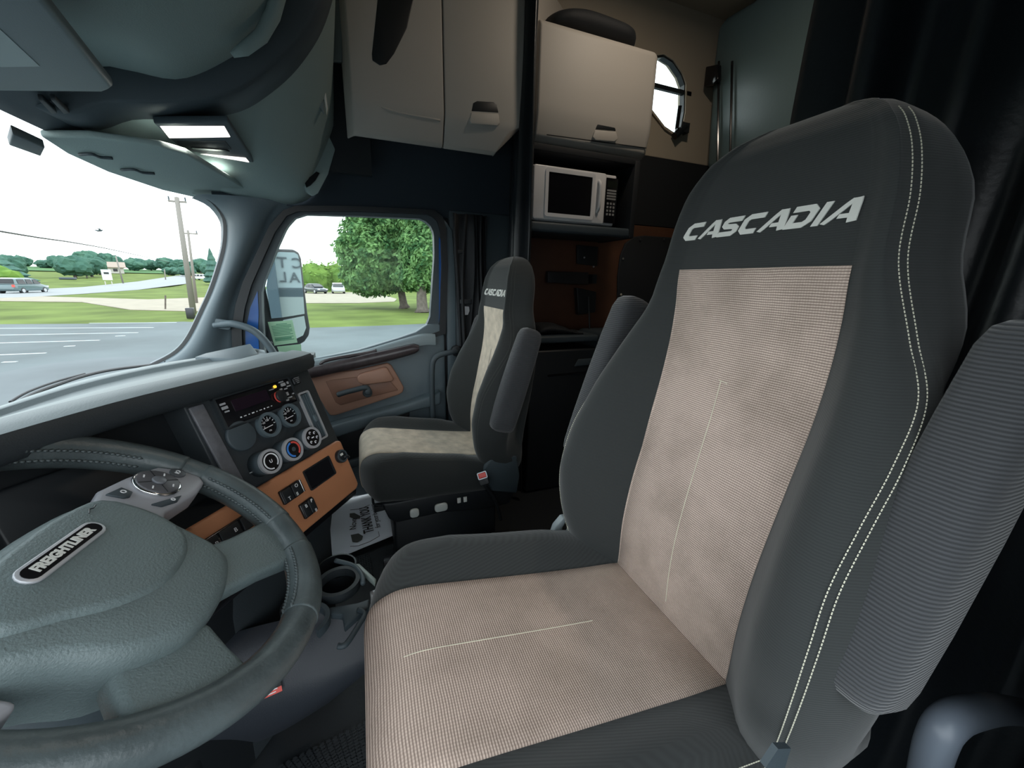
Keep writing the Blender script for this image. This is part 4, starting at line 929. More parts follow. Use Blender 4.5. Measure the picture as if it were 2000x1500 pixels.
k1 = slab('corner_button', [(.078, .058), (.101, .052), (.099, .038), (.088, .036), (.082, .040)], .012, .0155, M_['greyd'], pod, .001, 1); ringm(FW(.092, .046, .0158), .002, .0034, .0006, 10).build('button_symbol', M_['white'], k1)
k2_ = slab('corner_button', [(.086, .012), (.107, .000), (.125, -.010), (.108, -.011), (.088, .0)], .012, .0155, M_['greyd'], pod, .001, 1); ringm(FW(.108, -.005, .0158), .0014, .0030, .0006, 10).build('button_symbol', M_['white'], k2_)
PL = [(-.115-a, c_) for a, c_ in POD]; slab('switch_pod', PL, -.022, .013, PM, sw, .006)
slab('spoke', [(.040, -.060), (.085, -.092), (.150, -.128), (.172, -.142), (.128, -.176), (.092, -.196), (.040, -.150), (-.015, -.112)], -.024, .004, M_['hub'], sw, .008)
slab('spoke', [(-.060, -.108), (-.088, -.140), (-.118, -.182), (-.160, -.160), (-.196, -.108), (-.165, -.075), (-.135, -.050), (-.100, -.080)], -.024, .006, M_['hub'], sw, .010)
# column shroud
b = MB(); R3 = [[Wp(-.04+.085*math.cos(2*PI*k/24)*s, -.02+.075*math.sin(2*PI*k/24)*s-(h*.10), h) for k in range(24)] for s, h in ((1.05, -.03), (1.15, -.08), (1.1, -.2), (1.0, -.34))]
b.loft(R3); b.build('column_shroud', M_['greyd'], sw, smooth=True)

# ================================================================== SEATS
AT = [(.50, .235), (.56, .262), (.62, .276), (.70, .286), (.78, .287), (.86, .277), (.94, .262), (1.0, .247), (1.06, .224), (1.10, .204), (1.18, .176), (1.26, .165), (1.31, .150), (1.345, .128), (1.37, .098), (1.382, .060), (1.386, .030)]
BT = [(.50, .03), (.56, .055), (.64, .082), (.76, .106), (.86, .106), (.96, .086), (1.04, .056), (1.12, .022), (1.2, .012), (1.4, .006)]
YC = [(.50, -.465), (.57, -.477), (.67, -.478), (.76, -.489), (.85, -.509), (.91, -.523), (.98, -.539), (1.05, -.548), (1.11, -.549), (1.175, -.545), (1.30, -.560), (1.386, -.575)]
KT = [(.50, .55), (.52, .8), (.56, 1.0), (1.30, 1.0), (1.345, .86), (1.37, .62), (1.382, .38), (1.386, .18)]
def ui(z): return min(.1345, .78*sinterp(AT, z))
def half(z):
    a = sinterp(AT, z); bo = interp(BT, z); u = ui(z); k = interp(KT, z); y0 = sinterp(YC, z)
    g = max(.0, a-u); rc = .058*max(0, min(1, (z-.60)/.08, (1.10-z)/.16))-.020*max(0, min(1, (z-1.04)/.10, (1.36-z)/.10))
    pts = [(0, 0), (u*.5, 0), (u*.92, 0), (u, .0015), (u+g*.22, bo*.45), (u+g*.5, bo*.95), (u+g*.78, bo*.95), (a-.006, bo*.45), (a, -.02), (a-rc*.4, -.045), (a-.006-rc, -.095), (max(a-.045, a*.6), -.115), (a*.4, -.118), (0, -.118)]
    return [(x, y0-.06+(y+.06)*k) for x, y in pts]
def section(z, cx):
    h_ = half(z); pts = h_+[(-x, y) for x, y in reversed(h_[1:-1])]
    return [Vector((cx+p.x, p.y, z)) for p in catmull([Vector((x, y, 0)) for x, y in pts], 3, True)]
def fronty(u, z):
    P = catmull([Vector((x, y, 0)) for x, y in half(z)[:9]], 8); u = abs(u)
    for p, q in zip(P, P[1:]):
        if q.x >= u: return p.y+(q.y-p.y)*((u-p.x)/max(1e-6, q.x-p.x))
    return P[-1].y
CPROF = [(-.50, .52), (-.50, .556), (-.475, .568), (-.38, .582), (-.25, .604), (-.12, .628), (-.05, .640), (-.012, .638), (.018, .620), (.030, .585), (.030, .54), (.020, .505), (-.02, .492), (-.25, .475), (-.46, .462), (-.49, .48)]
CP = catmull([Vector((0, y, z)) for y, z in CPROF], 4, True)
def bol(x): return interp([(0, 0), (.137, 0), (.165, .016), (.195, .033), (.225, .036), (.25, .026), (.27, .0)], abs(x))
def btap(y): return interp([(-.5, .5), (-.35, 1), (-.12, .95), (-.02, .5), (.03, .15)], y)
def cring(x, k, cx):
    out = []
    for p in CP:
        top = max(0, min(1, (p.z-.53)/.06)); z = p.z+bol(x)*btap(p.y)*top
        fy = -.02*max(0, (abs(x)-.137)/.12)**1.5*(1 if p.y > -.2 else 0)*max(0, (p.y+.2)/.2)
        cy_, cz_ = -.235, .545
        out.append(Vector((cx+x, cy_+(p.y+fy*2-cy_)*(1-(1-k)*.12), cz_+(z-cz_)*k)))
    return out
def topz(x, y):
    P = [p for p in CP if p.z > .55 or p.y > 0]; best = None
    for p, q in zip(P, P[1:]):
        if min(p.y, q.y) <= y <= max(p.y, q.y) and max(p.z, q.z) > .56:
            t = (y-p.y)/(q.y-p.y) if abs(q.y-p.y) > 1e-6 else 0; z = p.z+(q.z-p.z)*t
            best = z if best is None else max(best, z)
    return (best or .6)+bol(x)*btap(y)
# wide italic lettering drawn as strokes
def stroke(P, wd, closed=False):
    """flat mitred stroke outline faces"""
    P = [Vector((p[0], p[1])) for p in P]; n = len(P); L = []; R_ = []
    for i in range(n):
        a = (P[i]-P[i-1]).normalized() if i else (P[1]-P[0]).normalized(); c_ = (P[i+1]-P[i]).normalized() if i < n-1 else a
        na = Vector((-a.y, a.x)); nc = Vector((-c_.y, c_.x)); m_ = (na+nc).normalized(); k = 1/max(.45, m_.dot(na))
        w_ = wd[i] if isinstance(wd, (list, tuple)) else wd
        L.append(P[i]+m_*k*w_/2); R_.append(P[i]-m_*k*w_/2)
    return L, R_
GL = {'C': [[(1.0, .87), (.30, .87), (.13, .72), (.13, .28), (.30, .13), (.88, .13)]],
      'S': [[(1.0, .87), (.25, .87), (.14, .76), (.14, .62), (.26, .53), (.72, .50), (.86, .40), (.86, .25), (.74, .13), (.0, .13)]],
      'A': [[(.02, 0), (.62, 1.0)], [(.70, 1.0), (1.02, 0)], [(.42, .30), (.84, .30)], [(.56, .90), (.78, .90)]],
      'D': [[(.13, .0), (.13, .62)], [(.0, .87), (.70, .87), (.87, .72), (.87, .30), (.70, .13), (.13, .13)]],
      'I': [[(.14, 0), (.14, 1.0)]]}
ADV = {'C': 1.12, 'A': 1.14, 'S': 1.12, 'D': 1.12, 'I': .40}
def cascadia(name, cx, parent, zc, half_w, ht, m):
    cx = cx+.005
    word = 'CASCADIA'; tot = sum(ADV[c_] for c_ in word)-.1; b = MB(); x = 0; shear = .38
    for c_ in word:
        for st in GL[c_]:
            wd = .29 if c_ != 'A' else (.24 if st[0] == (.02, 0) else .34 if st[0] == (.70, 1.0) else .20)
            if c_ == 'I': wd = .28
            # densify so the print hugs the cloth
            D = [];
            for p, q in zip(st, st[1:]):
                for k in range(4): D.append((p[0]+(q[0]-p[0])*k/4, p[1]+(q[1]-p[1])*k/4))
            D.append(st[-1])
            L, R_ = stroke(D, wd*.92)
            rings = []
            for l, r in zip(L, R_):
                row = []
                for pt in (l, r):
                    yy = max(0, min(1, pt.y)); sx = (x+pt.x+shear*(yy-.5))/tot*2-1; u = sx*half_w; z = zc+(yy-.5)*ht
                    # mirrored: seen from the front, text runs from the seat's right (+X) to its left (-X)
                    row.append((-u, z))
                rings.append([Vector((cx+row[0][0], fronty(row[0][0], row[0][1])+.0004, row[0][1])), Vector((cx+row[1][0], fronty(row[1][0], row[1][1])+.0004, row[1][1])),
                              Vector((cx+row[1][0], fronty(row[1][0], row[1][1])+.0022, row[1][1])), Vector((cx+row[0][0], fronty(row[0][0], row[0][1])+.0022, row[0][1]))])
            b.loft(rings, closed_u=True)
        x += ADV[c_]
    return b.build(name, m, parent)
def stitches(name, pts, m, parent, step=.0042, r=.0006, gap=.35):
    b = MB(); pts = catmull(pts, 8); L = 0; P = resample(pts, max(4, int(sum((q-p).length for p, q in zip(pts, pts[1:]))/step)))
    for p, q in zip(P, P[1:]): b.tube([p, q.lerp(p, gap)], r, 4)
    o = b.build(name, m, parent); o['kind'] = 'stuff'; return o
def seat(cx, dy, dz, label, insm, cusm, name='driver_seat', sm_=None, arm_x=(.275, .312)):
    sm_ = sm_ or M_['stitch']
    T = Vector((0, dy, dz)); root = thing(name, label, 'seat', (cx, -.25, 0)); 
    def fin(o):
        o.data.transform(Matrix.Translation(T)); return o
    zs = [.50, .505, .515, .53, .55]+[.57+.02*k for k in range(36)]+[1.29, 1.305, 1.32, 1.335, 1.345, 1.355, 1.362, 1.369, 1.374, 1.378, 1.382, 1.3845, 1.386]
    zs = sorted(set(round(z, 4) for z in zs))
    b = MB(); b.loft([section(z, cx) for z in zs]); bk = fin(b.build('backrest', M_['fab'], root, smooth=True))
    # woven insert
    iz = [.535+.016*k for k in range(int((1.176-.535)/.016)+1)]+[1.177]; rows = []
    for k, z in enumerate(iz):
        e = .9 if k in (len(iz)-1,) else 1; w_ = .1345+.003*math.sin(PI*max(0, min(1, (z-.84)/.335)))
        ed = .0035 if 0 < k < len(iz)-1 else .0
        rows.append([Vector((cx+w_*t, fronty(w_*t, z)+(.0036 if abs(t) < .985 and k < len(iz)-1 else .0010), z)) for t in [-1, -.985, -.97, -.7, -.4, -.1, .1, .4, .7, .97, .985, 1]])
    fin(ribbon(rows, 'insert', insm, bk))
    t_ = cascadia('lettering', cx, bk, 1.240, .131, .0275, M_['ltgrey']); fin(t_)
    # side seams with double stitching, running in over the bolster towards the seat
    INS = [(.56, .032), (.64, .032), (.72, .032), (.80, .031), (.88, .026), (.96, .014), (1.04, .004), (1.10, .0), (1.4, .0)]
    for s_ in (-1, 1):
        for off in (0, .012):
            P = []
            for z in [.56, .62, .68, .74, .80, .86, .92, .98, 1.04, 1.10, 1.18, 1.25, 1.30, 1.335, 1.352]:
                a = sinterp(AT, z); u0 = a-max(.0035, interp(INS, z)); H = catmull([Vector((x, y, 0)) for x, y in half(z)], 8)
                i = next(i for i in range(len(H)-1) if H[i+1].x >= u0 and H[i].x > ui(z)*.9); need = off*interp([(.6, .5), (1.0, 1)], z)+.0001+(H[i].x-u0 if H[i].x > u0 else 0)
                p0 = H[i].lerp(H[i+1], max(0, min(1, (u0-H[i].x)/max(1e-6, H[i+1].x-H[i].x)))); i += 1
                while (H[i]-p0).length < need: need -= (H[i]-p0).length; p0 = H[i]; i += 1
                q0 = p0.lerp(H[i], need/(H[i]-p0).length); t0 = (H[i]-H[i-1]).normalized(); q0 = q0+Vector((t0.y*-1, t0.x, 0))*.0010*(1 if t0.x*0+(-t0.y) >= 0 else -1)
                P.append(Vector((cx+s_*q0.x, q0.y, z)))
            fin(stitches('seam_stitching', P, sm_, bk, r=.00065))
    P = [Vector((cx-.005+.015*(t), fronty(.0, z)+.0042, z)) for t, z in [(k/8, .60+.40*k/8) for k in range(9)]]
    b = MB(); b.tube(catmull(P, 3), .0006, 4); fin(b.build('centre_seam', sm_ if name != 'driver_seat' else M_['stitch'], bk)); b = MB(); b.tube([P[-1]+Vector((-.012, 0, 0)), P[-1]+Vector((.004, 0, .002))], .0006, 4); fin(b.build('cross_seam', M_['stitch'], bk))
    # cushion
    st = [(-.268, .30), (-.266, .55), (-.260, .78), (-.250, .92), (-.235, .98), (-.215, 1), (-.195, 1), (-.175, 1), (-.155, 1), (-.14, 1), (-.12, 1), (-.06, 1), (0, 1)]
    st = st+[(-x, k) for x, k in reversed(st[:-1])]
    b = MB(); b.loft([cring(x, k, cx) for x, k in st]); cu = fin(b.build('cushion', M_['fab'], root, smooth=True))
    seq = [p for p in CP]; i0 = min(range(len(seq)), key=lambda i: (seq[i].y+.485)**2+(seq[i].z-.568)**2); i1 = min(range(len(seq)), key=lambda i: (seq[i].y-.022)**2+(seq[i].z-.505)**2)
    path = seq[i0:i1+1]; rows = []
    for x in (-.137, -.135, -.12, -.06, 0, .06, .12, .135, .137):
        r_ = []
        for j, p in enumerate(path):
            a = path[max(0, j-1)]; c_ = path[min(len(path)-1, j+1)]; t = (c_-a).normalized(); n_ = Vector((0, -t.z, t.y))
            if n_.z < 0 and p.z > .6: n_ = -n_
            if p.y > .02 and n_.y < 0: n_ = -n_
            r_.append(Vector((cx+x, p.y, p.z))+n_*(.0036 if abs(x) < .136 else 0.0010))
        rows.append(r_)
    fin(ribbon(rows, 'cushion_insert', cusm, cu))
    P = [Vector((cx+.01, y, topz(0, y)+.004)) for y in (-.33, -.25, -.18, -.1, -.05, -.02)]
    b = MB(); b.tube(catmull(P, 4), .0006, 4); fin(b.build('cushion_seam', M_['stitch'], cu))
    for s_ in (-1,):
        for o_ in (0, .010):
            P = [Vector((cx+s_*(.236+.6*o_), y, .545+(topz(.236+.6*o_, y)-.545)*(.975-2.5*o_)+.0012)) for y in (-.42, -.34, -.25, -.15, -.08, -.04)]
            fin(stitches('cushion_stitching', P, sm_, cu, r=.0006))
    # folded-up armrests
    for s_ in (-1, 1):
        ar = []
        xo = arm_x[0 if s_ < 0 else 1]; a0 = Vector((cx+s_*xo, -.476+ (.020 if name == 'driver_seat' and s_ < 0 else 0), .738)); a1 = Vector((cx+s_*xo, -.595, 1.120)); ax_ = (a1-a0).normalized(); xs_ = Vector((1, 0, 0)); ys_ = ax_.cross(xs_)
        for t, k in ((0, .55), (.012, .8), (.035, .97), (.08, 1.03), (.25, 1.06), (.5, 1.05), (.75, 1), (.92, .93), (.97, .8), (.99, .6), (1, .35)):
            c_ = a0.lerp(a1, t); ring = []
            for q in range(28):
                a = 2*PI*q/28; cs, sn = math.cos(a), math.sin(a); e_ = .55
                ring.append(c_+xs_*(.034*k*math.copysign(abs(cs)**e_, cs))+ys_*(.047*k*math.copysign(abs(sn)**e_, sn)))
            ar.append(ring)
        b = MB(); b.loft(ar); arm = fin(b.build('armrest', M_['fab2'], root, smooth=True))
    return root, fin
drv, fd = seat(-.57, 0, 0, 'near driver seat, black fabric with a wide tan woven insert and raised armrests', M_['weave'], M_['weavec'])
pas, fp = seat(.575, .015, -.135, 'far passenger seat beside the door, black fabric with a worn tan insert', M_['tan'], M_['tan'], 'passenger_seat', mat('grey_thread', (.10, .10, .09), .8), (.29, .29))
# passenger seat base
def sx(x, y, X=.318): return ax(x, y, X)
P = [sx(x, y) for x, y in [(745, 985), (770, 982), (860, 965), (960, 935), (1000, 925), (1003, 965), (995, 985), (960, 992), (860, 1003), (775, 1022), (760, 1015)]]
sk = prism('base_skirt', P, (.50, 0, 0), M_['black'], pas, bev=.008)
for cxp, cyp, w_, h_ in ((809, 1000, .034, .036), (861, 989, .050, .034)):
    c_ = sx(cxp, cyp, .316); plate('seat_button', frame(c_, (0, -1, 0.02), (-1, 0, 0)), w_, h_, .012, .012, mat('putty_button', (.62, .65, .62), .35), sk, bev=.004)
for cxp in (896, 908): plate('rocker', frame(sx(cxp, 976 if cxp < 900 else 974, .316), (0, -1, .02), (-1, 0, 0)), .014, .022, .002, .008, M_['ltgrey'], sk, bev=.002)
plate('rocker_plate', frame(sx(905, 975, .3165), (0, -1, .02), (-1, 0, 0)), .052, .030, .004, .004, M_['black'], sk)
box('suspension', (.575, -.27, .135), (.40, .42, .22), M_['black'], pas, bev=.01)
for X in (.33, .82):
    box('seat_rail', (X, -.27, .10), (.03, .52, .035), M_['steel'], pas, bev=.004); box('rail_foot', (X, -.27, .03), (.045, .56, .06), M_['black'], pas, bev=.006)
for q in (-.14, -.36, -.44): cyl('rail_bolt', frame((.312, q, .115 if q > -.2 else .13), (0, 1, 0), (-1, 0, 0)), .009, .008, M_['silver'], pas, 12)
P = [ax(x, y, .305) for x, y in [(944, 918), (962, 890), (985, 888), (1010, 890), (1016, 930), (1010, 965), (960, 960), (950, 940)]]
prism('recliner_cover', P, (.03, 0, 0), M_['greyd'], pas, bev=.008)
bk_ = thing('seat_belt_buckle', 'black seat belt buckle with a red release button at the passenger seat side', 'buckle', ax(945, 935, .28))
BMx = frame(ax(944, 934, .275), ax(962, 928, .275)-ax(932, 938, .275), (-1, .35, .5)); plate('buckle_body', BMx, .038, .052, .006, .020, M_['black'], bk_, bev=.004)
framering('buckle_rim', BMx @ Matrix.Translation((0, .012, .0195)), .036, .026, .004, .003, .004, M_['silver'], bk_)
plate('release_button', BMx @ Matrix.Translation((0, .012, .0185)), .029, .019, .003, .005, M_['redb'], bk_, bev=.002)
mb = MB(); mb.tube(catmull([ax(946, 945, .285), ax(962, 970, .29), ax(972, 990, .29), ax(978, 1015, .29)], 4), .007, 8); mb.build('stalk', M_['black'], bk_, smooth=True)
# front lever and driver base
P = [ax(x, y, .60) for x, y in [(727, 985), (730, 968), (742, 966)]]
sl = thing('seat_adjust_bar', 'black wire adjusting bar under the front of the passenger seat', 'lever', az(735, 975, .1))
mb = MB(); mb.tube(catmull([ax(x, y, .50) for x, y in [(728, 968), (729, 982), (735, 986), (755, 988), (775, 990)]], 4), .005, 8); mb.build('bar', M_['black'], sl, smooth=True)
box('base_skirt', (-.57, -.25, .44), (.46, .44, .09), M_['greyd'], drv, bev=.01); box('suspension', (-.57, -.26, .22), (.38, .40, .38), M_['black'], drv, bev=.01); box('base_foot', (-.57, -.26, .02), (.44, .50, .04), M_['black'], drv, bev=.006)
for (pts) in ([(1078, 1050), (1085, 1030), (1100, 1012), (1112, 1010), (1100, 1030), (1096, 1052)], [(1108, 1052), (1115, 1035), (1128, 1025), (1135, 1032), (1122, 1052)]):
    prism('recliner_lever', [ax(x, y, -.285) for x, y in pts], (.018, 0, 0), mat('pale_grey_lever', (.38, .43, .45), .4), drv, bev=.003)
box('side_bracket', (-.838, -.43, .50), (.02, .16, .10), M_['steel'], drv, bev=.004)
P = [ax(x, y, -.845) for x, y in [(1495, 1500), (1520, 1463), (1545, 1462), (1530, 1510)]]; prism('bracket_plate', P, (.006, 0, 0), M_['greyd'], drv)
# ================================================================== OVERHEAD CONSOLE
oc = thing('overhead_console', 'dark teal-grey overhead storage console above the windshield', 'console', (0, .3, 1.6))
PM_ = [(.72, 1.56), (.69, 1.525), (.60, 1.505), (.52, 1.540), (.42, 1.557), (.29, 1.590), (.20, 1.650), (.11, 1.740), (.03, 1.87), (-.01, 2.05), (-.01, 2.50)]
PE_ = [(.66, 1.53), (.60, 1.49), (.50, 1.478), (.44, 1.466), (.356, 1.460), (.25, 1.447), (.17, 1.475), (.116, 1.55), (.054, 1.69), (.036, 1.80), (.02, 2.50)]
PI_ = [(.72, 1.56), (.69, 1.54), (.60, 1.53), (.52, 1.60), (.455, 1.605), (.36, 1.605), (.25, 1.670), (.16, 1.750), (.09, 1.87), (.05, 2.05), (.05, 2.50)]
def prf(P): return resample(catmull([Vector((0, y, z)) for y, z in P], 5), 60)
m0, e0, i0_ = prf(PM_), prf(PE_), prf(PI_)
def at_(P, X): return [Vector((X, p.y, p.z)) for p in P]
def lerpP(P, Qq, t): return [p.lerp(q, t) for p, q in zip(P, Qq)]
cs = []
for X, t in ((.425, 0), (.50, .04), (.58, .14), (.66, .30), (.74, .50), (.82, .72), (.90, .90), (.99, 1.0)): cs.append(at_(lerpP(m0, e0, t), X))
ribbon(cs, 'end_moulding', M_['roof'], oc)
band = [at_(m0, .425), at_([p+Vector((0, -.008, -.006)) for p in m0], .415), at_([p+Vector((0, -.008, -.006)) for p in m0], .315), at_(m0, .305), at_(i0_, .30)]
ribbon(band, 'frame_band', M_['greyd'], oc)
ribbon([at_(i0_, .30), at_(i0_, .1), at_(i0_, -.2), at_(i0_, -.6), at_(i0_, -1.1)], 'storage_doors', M_['roof'], oc)
# raised ridge on the door and header trim
mb = MB(); mb.tube([(.235, .235, 1.650), (.235, .21, 1.665), (.235, .17, 1.70), (.23, .14, 1.745), (.22, .10, 1.84), (.21, .07, 1.98)], [.006, .013, .015, .016, .016, .016], 12); mb.build('door_ridge', M_['roof'], oc, smooth=True)
hb = catmull([(1.02, .52, 1.500), (.9, .60, 1.495), (.6, .69, 1.505), (0, .72, 1.515), (-.6, .69, 1.505), (-1.1, .52, 1.5)], 8)
ribbon([[p+Vector((0, .01, .06)) for p in hb], [p+Vector((0, .02, .0)) for p in hb], [p+Vector((0, -.01, -.02)) for p in hb], [p+Vector((0, -.05, -.012)) for p in hb], [p+Vector((0, -.12, .015)) for p in hb], [p+Vector((0, -.2, .07)) for p in hb]], 'header_trim', M_['greyd'], oc)
# dome lamp
ZL = 1.527
def lz(x, y, dz=0): p = az(x, y, ZL); return p+Vector((0, 0, dz))
dl_ = prism('dome_lamp', [lz(x, y) for x, y in [(300, 241), (446, 240), (499, 322), (394, 318), (372, 308)]], (0, 0, .018), M_['greyd'], oc, bev=.004)
prism('lamp_lens', [lz(x, y, -.002) for x, y in [(312, 246), (438, 246), (450, 267), (330, 269)]], (0, 0, .01), M_['lens'], dl_, bev=.002)
prism('lamp_lens', [lz(x, y, -.002) for x, y in [(366, 297), (480, 308), (490, 320), (392, 316)]], (0, 0, .01), M_['lens'], dl_, bev=.002)
prism('lamp_switch', [lz(x, y, -.004) for x, y in [(345, 275), (440, 275), (452, 290), (362, 289)]], (0, 0, .01), M_['black'], dl_, bev=.002)
prism('switch_slot', [lz(x, y, -.006) for x, y in [(372, 284), (440, 289), (448, 292), (378, 288)]], (0, 0, .003), M_['gblack'], dl_)
for px in ((345, 256), (425, 313)):
    c_ = lz(px[0], px[1], -.02); ld = bpy.data.lights.new('dome_light', 'AREA'); ld.energy = .22; ld.size = .04; ld.color = (1, .9, .82); lo = bpy.data.objects.new('dome_light', ld); COL.objects.link(lo); lo.location = c_
prism('map_pocket_latch', [lz(x, y, .012) for x, y in [(273, 263), (300, 266), (322, 282), (300, 283)]], (0, 0, .02), M_['black'], oc, bev=.003)
# small latch door at the passenger end
prism('latch_door', [ax(x, y, .88)+Vector((0, -.004, 0)) for x, y in [(568, 320), (600, 308), (640, 262), (654, 292), (640, 340), (620, 378), (608, 385), (600, 378)]], (.06, .02, .02), M_['roof'], oc, bev=.008)
prism('latch_slot', [ax(x, y, .872) for x, y in [(594, 352), (606, 345), (618, 335), (624, 338), (616, 352), (606, 362), (598, 366)]], (.01, 0, 0), M_['gblack'], oc)
# open cubby between console and wall cabinet
cb_ = box('cubby_back', (.90, .02, 1.92), (.03, .22, .70), M_['black'], oc)
P = [ax(x, y, .80) for x, y in [(588, 135), (618, 75), (640, 20), (626, 60), (640, 222), (620, 208), (592, 180)]]
prism('cubby_panel', [ax(x, y, .70) for x, y in [(588, 140), (616, 85), (622, 88), (634, 222), (622, 208), (600, 180)]], (.02, 0, 0), mat('pale_grey_cubby', (.20, .24, .25), .4), oc, bev=.003)
prism('cubby_rail', [ax(x, y, .70) for x, y in [(617, 84), (622, 74), (640, 210), (638, 224)]], (.012, 0, 0), M_['ltgrey'], oc, bev=.002)
prism('cubby_panel', [ax(x, y, .78) for x, y in [(645, 15), (652, -10), (670, -10), (668, 120), (648, 118)]], (.02, 0, 0), mat('mid_grey_cubby', (.16, .19, .19), .5), oc, bev=.003)
# sun visors
vz = thing('sun_visor', 'grey driver-side sun visor folded up at the top left', 'visor', (-.25, .54, 1.50))
def vzp(x, y, z=1.485): return az(x, y, z)
vB, vC, vD = vzp(203, 182), vzp(222, 172), vzp(60, -30)
vA = vB+(vzp(0, 180)-vB)*1.05; vE = vD+(vD-vC)*1.2; vF = vE+(vA-vC)
prism('visor_panel', [vA, vB, vB.lerp(vC, .6)+(vC-vD)*.01, vC, vD, vE, vF], (0, 0, .022), M_['grey'], vz, bev=.008, seg=3)
vp = vzp(78, 130, 1.4838); ve = (vD-vC)*1.1; vn = vzp(-60, 132, 1.4838)-vp
prism('vanity_mirror', [vp, vp+ve, vp+ve+vn*.55, vp+vn*.55], (0, 0, .002), mat('pale_visor_insert', (.22, .28, .29), .4), vz)
for x in (52, 76): prism('visor_clip', [az(x+a, y_, 1.512) for a, y_ in [(20, 183), (30, 183), (58, 210), (46, 212)]], (0, 0, -.012), M_['black'], vz, bev=.002)
vz2 = thing('sun_visor', 'greenish-grey passenger sun visor folded up along the windshield top', 'visor', (.5, .6, 1.48))
prism('visor_panel', [az(x, y, 1.474) for x, y in [(80, 268), (175, 269), (315, 288), (367, 303), (503, 383), (478, 392), (430, 394), (395, 389), (315, 371), (210, 336), (130, 300)]], (0, 0, .018), M_['roof'], vz2, bev=.006, seg=3)
for px, py in ((180, 303), (262, 333)):
    mb = MB(); mb.tube(catmull([az(px-25, py-1, 1.470), az(px, py-2, 1.468), az(px+15, py+4, 1.468), az(px+40, py+6, 1.470)], 3), .004, 6); mb.build('visor_clip', M_['greyd'], vz2, smooth=True)
mb = MB(); mb.tube([az(396, 388, 1.470), az(420, 396, 1.468), az(455, 396, 1.468), az(465, 389, 1.470)], .004, 6); mb.build('vanity_frame', M_['grey'], vz2, smooth=True)
# toll tag on the windshield
p = [az(20, 262, 1.46), az(88, 290, 1.46), az(80, 307, 1.46), az(18, 285, 1.46)]
prism('toll_tag', [az(x, y, 1.44) for x, y in [(25, 262), (88, 290), (80, 306), (18, 284)]], (0, 0, .02), M_['greyd'], bev=.003, label='small dark toll tag stuck at the top of the windshield', cat='tag')

# ================================================================== WALL CABINETS
c1 = thing('wall_cabinet', 'grey-beige front wall cabinet above the passenger door, with dark cut-out', 'cabinet', (.85, -.35, 1.7))
FX = .745
def c1prof(y, s=0): return [Vector((1.0, y, 1.755)), Vector((.86, y, 1.705)), Vector((.80, y, 1.685)), Vector((.785, y, 1.695)), Vector((.752, y, 1.775)), Vector((.745, y, 1.80)), Vector((.745, y, 2.40)), Vector((1.0, y, 2.40))]
b = MB(); b.loft([[Vector((p.x+(.05 if p.x < .9 else 0), -.004+0*p.z, p.z)) for p in c1prof(0)], c1prof(-.03), c1prof(-.10), c1prof(-.372)]); link('cabinet_body', bevelled(b.mesh('cabinet_body'), .008, 3, 20), M_['cream'], c1)
b = MB(); b.loft([c1prof(-.377), c1prof(-.60), [Vector((p.x+(.0 if p.z > 1.78 else .0), -.705 if p.z > 1.78 and p.x < .9 else -.60-(p.z-1.685)*.6, p.z)) for p in c1prof(0)]]); dr = link('cabinet_door', bevelled(b.mesh('cabinet_door'), .008, 3, 20), M_['cream'], c1)
HC_ = mat('shadow_recess', (.03, .03, .03), .6)
def handle(par, X, pts_up, pts_lo):
    prism('handle_recess', [ax(x, y, X-.001) for x, y in pts_up], (.006, 0, 0), M_['black'], par, bev=.002)
    prism('handle_scoop', [ax(x, y, X-.003) for x, y in pts_lo], (.008, 0, 0), M_['cream'], par, bev=.004, seg=3)
handle(dr, FX, [(924, 201), (932, 197), (964, 199), (970, 204), (974, 220), (921, 217)], [(920, 219), (974, 222), (977, 240), (972, 246), (920, 242), (917, 236)])
prism('dark_cutout', [ax(x, y, FX-.002) for x, y in [(738, -10), (810, -10), (795, 55), (770, 105), (755, 125), (742, 128), (727, 118), (726, 105)]], (.02, 0, 0), M_['black'], c1, bev=.004)
# front edge roll of cabinet 1
mb = MB(); mb.tube(catmull([ax(x, y, .755) for x, y in [(712, -10), (698, 80), (700, 150), (716, 185), (760, 215), (860, 235)]], 5), [.006]*21+[.004]*5, 8); 
mb.build('face_crease', M_['cream'], c1, smooth=True)
c2 = thing('wall_cabinet', 'beige sleeper wall cabinet above the microwave, handle near its right end', 'cabinet', (.85, -1.05, 1.76))
def c2prof(y, k=0): return [Vector((1.048, y, 1.85)), Vector((.90, y, 1.79)), Vector((.80, y, 1.758)), Vector((.765, y, 1.78)), Vector((.747, y, 1.86)), Vector((.745, y, 1.90)), Vector((.745, y, 2.185)), Vector((.76, y, 2.205)), Vector((1.048, y, 2.26))]
b = MB(); b.loft([c2prof(-.78), c2prof(-1.375), [p+Vector((.012 if p.x < 1 else 0, -.022, 0)) for p in c2prof(-1.375)]]); link('cabinet_body', bevelled(b.mesh('cabinet_body'), .01, 3, 20), M_['cream'], c2)
mb = MB(); mb.tube([ax(1068, 263, .756), ax(1262, 289, .758)], .0022, 5); mb.build('door_gap', M_['black'], c2)
handle(c2, FX+.003, [(1170, 233), (1198, 236), (1203, 255), (1164, 251)], [(1163, 253), (1204, 257), (1207, 272), (1200, 277), (1164, 274), (1158, 268)])
bg2 = thing('storage_bag', 'dark soft bag lying on top of the sleeper wall cabinet', 'bag', (.88, -1.05, 2.22))
b = MB(); rg = []
tops = catmull([ax(x, y, .86) for x, y in [(1068, 36), (1085, 30), (1130, 29), (1180, 45), (1218, 62), (1230, 74)]], 6)
